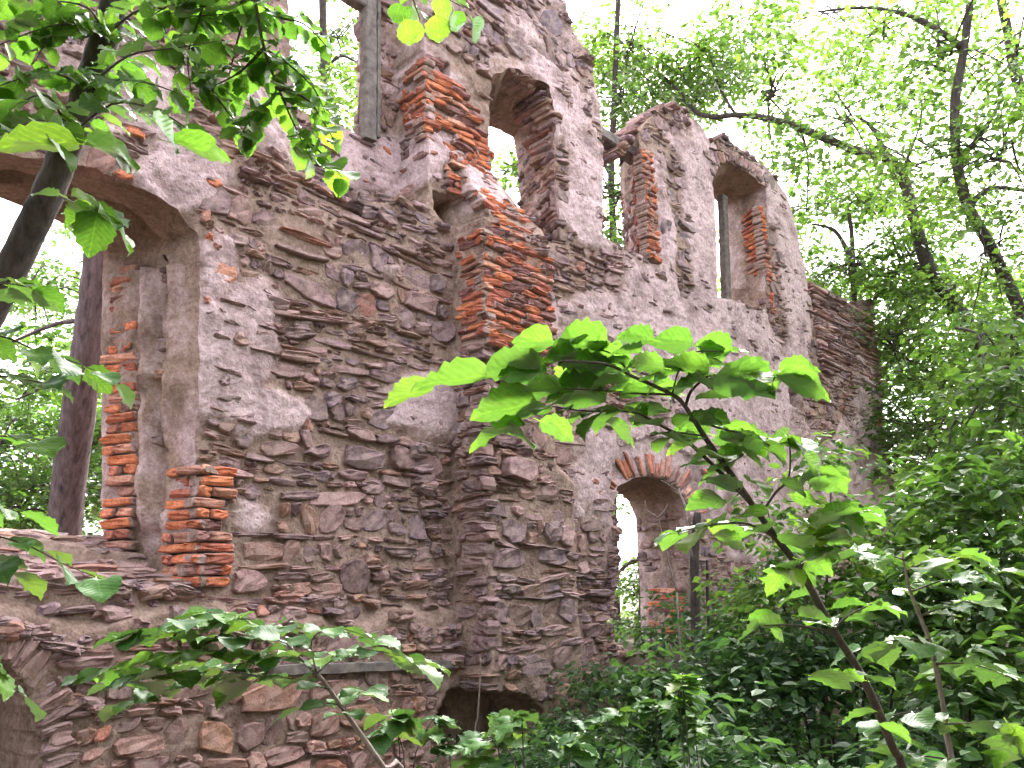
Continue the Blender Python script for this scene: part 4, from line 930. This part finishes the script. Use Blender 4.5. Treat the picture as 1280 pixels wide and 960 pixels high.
# far wood: one mass of foliage beyond everything that can be told apart
rf = np.random.default_rng(77); C_, R_, K_ = [], [], []
for i in range(150):
    px = rf.uniform(-250, 1500); d = rf.uniform(22, 42); top = rf.uniform(330, 800)
    C_.append(at(px, top, d)); R_.append(np.array([2.2, 2.2, 1.5]) * rf.uniform(.7, 1.2)); K_.append(420)
for i in range(95):
    C_.append(at(rf.uniform(1040, 1480), 800 - 470 * rf.random() ** .8, rf.uniform(15.5, 24))); R_.append(np.array([1.7, 1.7, 1.1]) * rf.uniform(.7, 1.2)); K_.append(430)
for i in range(26):
    C_.append(at(rf.uniform(-120, 190), rf.uniform(430, 700), rf.uniform(12, 18))); R_.append(np.array([1.2, 1.2, .8]) * rf.uniform(.7, 1.2)); K_.append(300)
for i in range(210):                                   # unseen foliage added round and behind the viewpoint to block low sky light
    az = rf.uniform(math.radians(42), math.radians(312)); d = rf.uniform(13, 30)
    p = np.array([math.sin(az) * d, math.cos(az) * d, rf.uniform(.5, 1) * rf.uniform(1, 13)])
    if DW + N[0] * p[0] + N[1] * p[1] < 2.5: continue
    C_.append(p); R_.append(np.array([2.4, 2.4, 1.7]) * rf.uniform(.8, 1.3)); K_.append(330)
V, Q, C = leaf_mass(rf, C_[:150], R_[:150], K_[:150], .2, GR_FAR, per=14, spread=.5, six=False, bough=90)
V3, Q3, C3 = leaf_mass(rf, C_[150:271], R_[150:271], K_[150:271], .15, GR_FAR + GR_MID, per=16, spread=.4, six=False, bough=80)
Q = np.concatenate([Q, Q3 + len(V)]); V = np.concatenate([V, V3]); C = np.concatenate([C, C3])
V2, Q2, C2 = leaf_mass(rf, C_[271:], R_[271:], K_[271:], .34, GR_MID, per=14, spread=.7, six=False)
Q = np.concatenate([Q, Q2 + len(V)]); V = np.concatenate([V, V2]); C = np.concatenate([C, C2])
tag(obj('woodland', mesh_np('woodland', V, Q, smooth=False, col=C), M_LEAF), 'far woodland foliage glowing behind the ruin, with unseen foliage added round the viewpoint', 'woodland', kind='stuff')

# ------------------------------------------------------------------ undergrowth on the slope
ru = np.random.default_rng(31); C_, R_, K_ = [], [], []
def under(px0, px1, d0, d1, hmax, n, k=260, r=.32):
    for i in range(n):
        px, d = ru.uniform(px0, px1), ru.uniform(d0, d1); p = at(px, 780, d); g = float(ground(p[0], p[1]))
        dist = DW + N[0] * p[0] + N[1] * p[1]
        if dist < .45: continue
        C_.append(np.array([p[0], p[1], g + ru.uniform(.05, hmax)])); R_.append(np.array([r, r, r * .7]) * ru.uniform(.7, 1.3)); K_.append(k)
under(700, 1330, 6.0, 9.5, .75, 60); under(860, 1350, 4.0, 7, .9, 55); under(930, 1350, 2.6, 4.5, .9, 34, 220, .26); under(640, 900, 3.6, 6.0, .55, 22, 220); under(1060, 1350, 8, 14, 1.3, 40); under(740, 960, 5.6, 8.2, .5, 40, 260, .28); under(620, 780, 5.0, 7.5, .35, 24, 200, .24)
near = np.array([np.linalg.norm(c[:2]) < 5.2 for c in C_])
def pick(L_, m): return [x for x, k in zip(L_, m) if k]
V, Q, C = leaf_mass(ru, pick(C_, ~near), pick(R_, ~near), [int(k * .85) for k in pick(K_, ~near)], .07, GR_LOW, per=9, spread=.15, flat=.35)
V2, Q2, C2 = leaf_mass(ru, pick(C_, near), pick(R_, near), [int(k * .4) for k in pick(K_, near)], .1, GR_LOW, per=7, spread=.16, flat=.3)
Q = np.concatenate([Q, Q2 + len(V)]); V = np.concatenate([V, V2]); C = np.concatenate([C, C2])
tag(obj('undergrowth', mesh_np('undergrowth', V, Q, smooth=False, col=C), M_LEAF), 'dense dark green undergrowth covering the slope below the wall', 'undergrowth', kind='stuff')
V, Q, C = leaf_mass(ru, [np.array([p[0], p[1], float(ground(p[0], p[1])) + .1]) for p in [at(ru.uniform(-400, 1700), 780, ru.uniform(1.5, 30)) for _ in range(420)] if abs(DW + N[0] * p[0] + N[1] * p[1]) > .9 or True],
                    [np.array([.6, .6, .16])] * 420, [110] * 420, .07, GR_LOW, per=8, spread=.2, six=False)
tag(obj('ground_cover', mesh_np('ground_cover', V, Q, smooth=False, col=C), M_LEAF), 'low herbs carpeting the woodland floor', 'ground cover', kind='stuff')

# ------------------------------------------------------------------ saplings in front with leaves one by one
rh = np.random.default_rng(3)
hero = thing('broadleaf_sapling', 'slender sapling leaning left across the wall with big bright leaves', 'sapling')
d0 = 1.65
V, Q, T = tube([gnd(1200, 1.95)] + A((1150, 1040, 1.85), (1115, 932, 1.8), (1080, 850, 1.75), (1040, 785, 1.7), (1000, 712, 1.68), (970, 672, 1.66), (940, 630, 1.65), (905, 580, 1.64), (880, 545, 1.63), (858, 510, 1.62), (840, 493, 1.61), (790, 470, 1.6), (757, 455, 1.58), (700, 451, 1.56)), .0105, .002, sides=8, n=4, rough=.04)
obj('stem', mesh_np('stem', V, Q, T, smooth=True), M_BARK2, hero)
for pts, r0 in [(((938, 628), (905, 595), (860, 552), (832, 535), (790, 515), (735, 514), (690, 508)), .005), (((857, 510), (862, 492), (875, 478), (892, 469), (940, 468), (985, 471)), .0035), (((1000, 712), (1005, 698), (1014, 672), (1030, 655), (1060, 640)), .004),
                (((950, 645), (970, 615), (985, 600), (988, 570), (985, 545)), .003), (((985, 600), (1010, 591), (1035, 592)), .002), (((972, 674), (935, 655), (900, 655), (870, 660), (850, 664)), .003), (((1012, 735), (995, 714), (980, 712)), .002), (((840, 493), (800, 492), (755, 488), (705, 486)), .0025),
                (((858, 512), (885, 530), (920, 540), (960, 548)), .003), (((880, 545), (840, 540), (812, 545)), .002), (((790, 470), (760, 440), (700, 428)), .002), (((840, 493), (850, 460), (870, 440), (905, 440)), .002), (((1045, 792), (1000, 782), (955, 782)), .003), (((1042, 788), (1060, 770), (1090, 755)), .003)]:
    twig(hero, A(*[(x, y, d0) for x, y in pts]), r0, .0012)
HL = [((540, 483), (478, 497)), ((607, 472), (513, 470)), ((675, 460), (592, 455)), ((682, 464), (622, 462)), ((690, 428), (640, 420)), ((757, 430), (683, 425)), ((790, 455), (725, 460), 1.3), ((703, 484), (655, 480)), ((757, 490), (685, 490)), ((670, 505), (588, 510)),
      ((703, 505), (667, 505)), ((655, 530), (584, 551), .6), ((635, 540), (674, 550)), ((676, 527), (719, 545)), ((750, 516), (722, 540)), ((758, 527), (798, 552), .9), ((797, 480), (758, 482)), ((815, 425), (771, 415)), ((865, 432), (812, 420)), ((913, 438), (871, 425), 1.1), ((885, 455), (918, 452)),
      ((830, 460), (788, 450), 1.2), ((885, 465), (830, 445), 1.1), ((785, 505), (808, 522)), ((893, 470), (965, 482), 1.1), ((975, 466), (1025, 457)), ((972, 472), (1042, 490)), ((885, 470), (832, 490)), ((862, 525), (902, 522)), ((900, 545), (946, 535)), ((895, 545), (960, 557)), ((872, 548), (830, 562)),
      ((890, 565), (852, 578)), ((1030, 590), (988, 605)), ((1025, 595), (1054, 607)), ((1005, 570), (1031, 594)), ((905, 625), (858, 628)), ((880, 662), (852, 682), 1.2), ((850, 664), (816, 674)), ((895, 668), (932, 681)), ((905, 650), (868, 655)), ((990, 712), (968, 700)), ((990, 712), (1006, 734)), ((1006, 714), (1024, 732)),
      ((1012, 742), (968, 748), .8), ((1030, 655), (1020, 682), 1.1), ((1022, 690), (1055, 696), .6), ((948, 783), (916, 798)), ((962, 785), (982, 800)), ((935, 775), (980, 772), .7), ((1060, 640), (1106, 646)), ((1000, 770), (1045, 768), .8), ((1015, 845), (1062, 852)), ((800, 440), (758, 436)), ((830, 478), (790, 500)), ((870, 500), (910, 490), .7),
      ((745, 470), (700, 470), .8), ((720, 440), (680, 446), .8), ((860, 470), (900, 485)), ((920, 560), (960, 580), .8), ((985, 545), (950, 550)), ((988, 548), (1020, 560), .8), ((1060, 770), (1095, 775)), ((1040, 760), (1080, 748), .7), ((960, 640), (925, 640), .8), ((990, 620), (1020, 628), .8), ((935, 600), (965, 610), .7), ((1075, 845), (1120, 850), .9), ((1080, 850), (1048, 838), .8), ((1100, 905), (1140, 920), .9), ((1095, 890), (1050, 895), .8), ((735, 468), (690, 478)), ((770, 462), (735, 440)), ((812, 470), (850, 455)), ((850, 492), (812, 478)), ((775, 515), (742, 505)), ((800, 515), (835, 508)), ((925, 560), (895, 575)), ((960, 560), (1000, 548)), ((955, 552), (985, 575)), ((905, 585), (870, 600)), ((975, 600), (1010, 615)), ((1050, 640), (1085, 665)), ((1005, 690), (975, 672)), ((1020, 670), (1060, 672)), ((985, 715), (950, 722)), ((1035, 655), (1070, 620)), ((700, 490), (660, 495)), ((925, 465), (955, 450)), ((1000, 700), (1040, 712)), ((940, 470), (915, 490)), ((975, 782), (940, 770)), ((1085, 755), (1125, 762)), ((1010, 655), (990, 640))]
for e in HL:
    bb, tt = arr(e[0]), arr(e[1]); px_leaf(hero, bb, tt, d0 + rh.normal(0, .05), rh, wide=(e[2] if len(e) > 2 else 1.0) * 1.0, face=rh.uniform(.1, .65))
for pts, n_ in [(((938, 628), (905, 595), (860, 552), (832, 535), (790, 515), (735, 514), (690, 508)), 16), (((840, 493), (790, 470), (757, 455), (700, 451)), 10), (((892, 469), (940, 468), (985, 471)), 6), (((1000, 712), (1014, 672), (1030, 655), (1060, 640)), 8), (((985, 600), (1010, 591), (1035, 592)), 5), (((858, 512), (885, 530), (920, 540), (960, 548)), 8), (((972, 674), (935, 655), (900, 655), (850, 664)), 6), (((1042, 788), (1060, 770), (1090, 755)), 5), (((790, 470), (760, 440), (700, 428)), 6), (((850, 460), (870, 440), (905, 440)), 4)]:
    spray(hero, A(*[(x, y, d0 + rh.normal(0, .04)) for x, y in pts]), rh, n_, .068, LEAF, tilt=.25, droop=.12)
px_leaf(hero, (982, 713), (958, 738), d0, rh, LOBE, wide=1.1, face=.9)

s2 = thing('broadleaf_sapling', 'thin pale stemmed sapling at the right with drooping lobed leaves', 'sapling')
V, Q, T = tube([gnd(1205, 2.3)] + A((1192, 960, 2.25), (1182, 900, 2.2), (1166, 815, 2.2), (1150, 770, 2.2), (1138, 740, 2.2), (1132, 715, 2.2), (1128, 690, 2.2)), .009, .003, sides=7); obj('stem', mesh_np('stem', V, Q, T, smooth=True), M_DEAD, s2)
for pts in [((1132, 715), (1165, 700), (1200, 695), (1225, 700)), ((1130, 700), (1100, 690), (1070, 690)), ((1150, 770), (1190, 755), (1225, 750)), ((1160, 800), (1120, 800), (1080, 810)), ((1170, 830), (1215, 830), (1260, 845)), ((1182, 900), (1140, 890), (1100, 900)), ((1182, 905), (1225, 905), (1270, 915)), ((1190, 950), (1150, 945), (1110, 950)), ((1138, 740), (1180, 725), (1240, 715))]:
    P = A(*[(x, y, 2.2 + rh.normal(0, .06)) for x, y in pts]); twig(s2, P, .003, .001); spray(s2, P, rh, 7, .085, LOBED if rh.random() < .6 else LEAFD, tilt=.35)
for b, t in [((1190, 700), (1135, 715)), ((1213, 704), (1243, 722)), ((1200, 690), (1238, 694)), ((1225, 750), (1190, 745)), ((1265, 920), (1245, 955)), ((1260, 905), (1285, 940)), ((1130, 945), (1085, 930)), ((1105, 915), (1150, 925)), ((1020, 845), (1065, 842))]: px_leaf(s2, b, t, 2.0, rh, LOBE, face=.2)

s3 = thing('broadleaf_sapling', 'low sapling with dusky horizontal leaves before the foot of the wall', 'sapling')
V, Q, T = tube([gnd(520, 2.7)] + A((505, 1000, 2.65), (480, 960, 2.6), (440, 902, 2.6), (412, 862, 2.6), (396, 842, 2.6), (370, 822, 2.6), (330, 800, 2.65), (270, 785, 2.7)), .011, .002, sides=7); obj('stem', mesh_np('stem', V, Q, T, smooth=True), M_DEAD, s3)
for pts, n_ in [(((412, 862), (375, 850), (320, 845), (260, 850), (200, 865), (150, 880)), 18), (((370, 822), (310, 815), (240, 815), (170, 828), (110, 845)), 22), (((380, 828), (340, 790), (280, 775), (220, 775)), 16), (((396, 842), (430, 815), (480, 815), (540, 835)), 14), (((396, 842), (390, 800), (420, 785), (470, 800)), 10), (((330, 800), (260, 795), (190, 790), (150, 800)), 18), (((320, 845), (260, 835), (200, 845), (140, 858)), 16), (((340, 810), (300, 830), (230, 830), (170, 845)), 14), (((440, 902), (420, 880), (380, 885)), 5), (((430, 888), (440, 870), (460, 862)), 5), (((375, 825), (330, 780), (260, 765)), 10)]:
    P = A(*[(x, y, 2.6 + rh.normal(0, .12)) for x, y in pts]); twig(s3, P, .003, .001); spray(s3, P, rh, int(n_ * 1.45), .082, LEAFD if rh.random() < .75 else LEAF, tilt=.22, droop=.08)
px_leaf(s3, (306, 850), (270, 876), 2.55, rh, LEAFD, face=.5); px_leaf(s3, (525, 832), (552, 852), 2.5, rh, LEAF, face=.3); px_leaf(s3, (500, 830), (528, 838), 2.5, rh, LEAFD, face=.2)

s4 = thing('herb_clump', 'clump of dull lobed leaves at the bottom before the wall cavity', 'plant')
for k in range(9):
    x0 = rh.uniform(500, 720); top = (x0 + rh.normal(0, 25), rh.uniform(885, 935))
    dd = rh.uniform(2.6, 3.4); P = [gnd(x0, dd)] + A((x0, 985, dd), (top[0], top[1], dd)); twig(s4, P, .004, .0015, name='stem')
    for j in range(8):
        b = at(top[0] + rh.normal(0, 6), top[1] + rh.uniform(0, 30), dd); a = rh.uniform(0, 6.28); L_ = rh.uniform(.07, .11)
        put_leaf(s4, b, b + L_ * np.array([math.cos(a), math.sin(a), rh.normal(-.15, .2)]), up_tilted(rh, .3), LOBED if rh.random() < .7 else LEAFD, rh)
s5 = thing('herb_clump', 'straggling plant with pale lobed leaves on the slope below the doorway', 'plant')
for k, (x0, y0) in enumerate([(855, 845), (850, 865), (700, 925), (730, 900), (775, 880), (820, 870), (870, 900)]):
    dd = 4.2; P = [gnd(x0, dd)] + A((x0, y0 + 30, dd), (x0, y0, dd)); twig(s5, P, .004, .002, name='stem')
    for j in range(7):
        b = at(x0, y0 + rh.uniform(0, 22), dd); a = rh.uniform(0, 6.28); L_ = rh.uniform(.1, .15)
        put_leaf(s5, b, b + L_ * np.array([math.cos(a), math.sin(a), rh.normal(-.1, .2)]), up_tilted(rh, .3), LOBE if k < 2 else LOBED, rh)
# tree leaning in at the upper left with its overhanging twigs
lt = thing('leaning_tree', 'dark slender trunk leaning across the upper left with overhanging leafy twigs', 'tree')
V, Q, T = tube([gnd(-300, 2.6)] + A((-230, 800, 2.7), (-120, 570, 2.75), (-15, 392, 2.8), (26, 312, 2.8), (62, 238, 2.8), (88, 170, 2.8), (112, 108, 2.8), (132, 45, 2.8), (146, -5, 2.8), (165, -70, 2.85), (185, -150, 2.9)), .055, .042, sides=14, n=6, rough=.03)
obj('trunk', mesh_np('trunk', V, Q, T, smooth=True), M_BARK, lt)
HB = [(((165, -70, 2.85), (230, -140, 2.7), (290, -90, 2.6), (318, -5, 2.55), (330, 60, 2.55), (350, 115, 2.55), (372, 165, 2.55), (392, 205, 2.55)), 34, .07),
      (((330, 60, 2.55), (360, 80, 2.5), (392, 110, 2.5), (410, 150, 2.5)), 16, .07), (((350, 115, 2.55), (320, 140, 2.5), (300, 170, 2.5)), 10, .07), (((372, 165, 2.55), (400, 190, 2.5), (428, 222, 2.5)), 11, .075), (((318, -5, 2.55), (300, 40, 2.6), (285, 100, 2.6), (275, 140, 2.6)), 18, .065),
      (((112, 108, 2.8), (160, 70, 2.5), (220, 60, 2.4), (280, 50, 2.4)), 18, .07), (((88, 170, 2.8), (140, 130, 2.5), (200, 140, 2.3), (260, 180, 2.2)), 16, .085), (((132, 45, 2.8), (180, 10, 2.6), (240, 20, 2.5), (300, 15, 2.5)), 18, .068), (((112, 108, 2.8), (60, 90, 2.6), (20, 100, 2.5), (-20, 115, 2.5)), 14, .075),
      (((132, 45, 2.8), (85, 30, 2.6), (40, 40, 2.6), (-10, 60, 2.6)), 16, .07), (((88, 20, 2.7), (62, 45, 2.6), (45, 75, 2.6)), 7, .07), (((88, 170, 2.8), (50, 150, 2.4), (10, 165, 2.3), (-30, 175, 2.2)), 12, .085), (((62, 238, 2.8), (95, 255, 2.4), (120, 265, 2.3)), 3, .08),
      (((165, -70, 2.85), (340, -150, 2.6), (470, -70, 2.5), (530, -20, 2.5), (580, 10, 2.5)), 12, .075), (((500, -45, 2.5), (515, -5, 2.5), (525, 25, 2.5)), 6, .07), (((185, -150, 2.9), (240, -60, 2.6), (225, 20, 2.6), (240, 90, 2.6)), 16, .07), (((180, -120, 2.9), (130, -60, 2.7), (70, -20, 2.7), (20, 10, 2.7)), 14, .07)]
ob = thing('overhanging_tree', 'slim branch drooping from above with small leaves before the topmost opening', 'tree')
limb = [np.array([-1.7, -.9, float(ground(-1.7, -.9)) - .1]), np.array([-1.6, -.6, 1.6]), np.array([-1.5, 0, 3.0]), np.array([-1.3, .9, 4.0])] + A((240, -260, 2.6), (290, -100, 2.55), (318, -5, 2.5))
V, Q, T = tube(limb, .045, .008, sides=9, n=5, rough=.03); obj('trunk', mesh_np('trunk', V, Q, T, smooth=True), M_BARK, ob)
HB = [h_ for h_ in HB if h_[0][0] != (165, -70, 2.85)]
for pts, n_, size in HB:
    first = pts[0][0]; own = ob if first in (330, 350, 372, 318, 500) else lt
    P = A(*pts); twig(own, P, .0045, .0012); spray(own, P, rh, int(n_ * (1.25 if own is ob else 1.55)), size * (.98 if own is ob else 1.0), LEAF, side=1.3, tilt=.6, droop=.2)
for pts, n_, size in [(((318, -5, 2.5), (330, 60, 2.5), (350, 115, 2.5), (372, 165, 2.5), (392, 205, 2.5)), 30, .066), (((290, -100, 2.55), (380, -120, 2.5), (470, -70, 2.5), (530, -20, 2.5), (580, 10, 2.5)), 12, .075),
                      (((318, -5, 2.5), (345, 20, 2.5), (380, 30, 2.5), (410, 60, 2.5)), 16, .07), (((290, -100, 2.55), (270, -40, 2.5), (250, 20, 2.5), (235, 70, 2.5), (240, 120, 2.5)), 30, .07), (((330, 60, 2.5), (300, 90, 2.5), (262, 110, 2.5)), 16, .068), (((318, -5, 2.5), (280, 10, 2.5), (220, 5, 2.5), (190, 20, 2.5)), 18, .07), (((240, 60, 2.5), (270, 120, 2.5), (310, 170, 2.5)), 14, .07), (((345, 110, 2.5), (385, 125, 2.45), (420, 180, 2.4)), 12, .07)]:
    P = A(*pts); twig(ob, P, .006, .0012); spray(ob, P, rh, n_, size, LEAF, side=1.3, tilt=.6, droop=.2)
for pts, n_, size in [(((132, 45, 2.8), (110, 10, 2.6), (60, 0, 2.6), (10, -5, 2.6)), 20, .07), (((112, 108, 2.8), (150, 100, 2.5), (190, 105, 2.4), (230, 120, 2.4)), 18, .075), (((88, 170, 2.8), (60, 120, 2.5), (20, 130, 2.4), (-20, 140, 2.4)), 16, .075)]:
    P = A(*pts); twig(lt, P, .0045, .0012); spray(lt, P, rh, n_, size, LEAF, tilt=.5, droop=.35)
for own, b, t_, w_ in [(lt, (95, 180), (-5, 172), .5), (lt, (110, 178), (185, 200), .55), (lt, (120, 262), (85, 275), .9), (lt, (122, 264), (112, 318), .9), (lt, (120, 262), (178, 305), .7), (lt, (118, 258), (155, 272), .8), (lt, (115, 255), (95, 238), .9), (lt, (215, 178), (298, 192), .5), (lt, (190, 150), (235, 185), .7), (lt, (60, 175), (100, 205), .6),
                       (ob, (505, 25), (515, 58), 1), (ob, (545, 20), (550, 56), 1), (ob, (590, 25), (603, 53), 1), (ob, (500, 5), (492, 30), 1), (ob, (568, 15), (575, 42), 1), (lt, (140, 190), (170, 215), .8)]:
    px_leaf(own, b, t_, 2.0, rh, LEAF, face=.4, wide=w_)
s6 = thing('edge_sapling', 'sapling at the left edge with leaves over the arched window', 'sapling')
V, Q, T = tube([gnd(-170, 2.0)] + A((-120, 900, 2.0), (-70, 700, 2.0), (-50, 560, 2.0), (-40, 430, 2.0), (-30, 350, 2.0)), .012, .004, sides=7); obj('stem', mesh_np('stem', V, Q, T, smooth=True), M_BARK2, s6)
for pts, n_ in [(((-40, 430), (0, 420), (50, 440), (100, 455), (150, 480)), 9), (((-45, 480), (0, 470), (60, 480)), 6), (((-35, 380), (0, 355), (40, 360)), 5), (((-50, 560), (0, 545), (45, 555)), 6), (((-70, 690), (-20, 670), (30, 680), (80, 705), (130, 725)), 8), (((-72, 720), (-20, 700), (20, 715)), 5), (((-90, 800), (-30, 790), (5, 850), (30, 868)), 5), (((-60, 620), (-10, 630), (25, 640)), 5)]:
    P = A(*[(x, y, 1.9) for x, y in pts]); twig(s6, P, .003, .001); spray(s6, P, rh, n_, .085, LEAF if rh.random() < .7 else LEAFD, tilt=.3)

# small dead growth
ds = thing('dead_shrub', 'bare thin trunk and pale dead twigs standing before the doorway', 'shrub')
V, Q, T = tube([gnd(872, 7.6)] + A((871, 800, 7.6), (869, 740, 7.6), (868, 690, 7.6), (872, 640, 7.6)), .055, .035, sides=8); obj('trunk', mesh_np('trunk', V, Q, T, smooth=True), M_BARK, ds)
V, Q, T = tube([gnd(888, 7.7)] + A((886, 780, 7.7), (884, 700, 7.7)), .02, .012, sides=6); obj('trunk', mesh_np('trunk', V, Q, T, smooth=True), M_BARK, ds)
for pts in [((846, 740), (835, 700), (828, 670), (822, 648), (809, 638), (806, 626)), ((822, 648), (832, 636), (834, 630)), ((866, 700), (860, 660), (855, 635), (848, 615), (826, 600)), ((855, 635), (850, 620), (840, 612)), ((862, 760), (862, 720), (860, 700))]:
    twig(ds, A(*[(x, y, 7.3) for x, y in pts]), .008, .003, mat=M_DEAD, sides=5)
twig(ds, [gnd(846, 7.3)] + A((846, 740, 7.3)), .01, .008, mat=M_DEAD, sides=5)
dk = thing('dead_stalk', 'single pale dead stalk rising in front of the pier cavity', 'stalk')
V, Q, T = tube([gnd(594, 4.5)] + A((594, 930, 4.5), (597, 900, 4.5), (600, 850, 4.5), (601, 824, 4.5)), .006, .004, sides=6); obj('stem', mesh_np('stem', V, Q, T, smooth=True), M_DEAD, dk)
tp = thing('wall_tuft', 'bright green bush growing on top of the low wall stub', 'plant')
c = sz(1035, 386); base = W(c[0], c[1] - .1, -.3)
for k in range(5): twig(tp, [base, base + np.array([rh.normal(0, .08), rh.normal(0, .08), .3]), base + np.array([rh.normal(0, .2), rh.normal(0, .2), .6])], .01, .004, name='stem')
V, Q, C = leaf_mass(rh, [base + np.array([-.05, 0, .35]), base + np.array([0, 0, .6])], [np.array([.25, .25, .3])] * 2, [420, 320], .075, GR_FAR, per=8, spread=.12)
obj('foliage', mesh_np('foliage', V, Q, smooth=False, col=C), M_LEAF, tp)
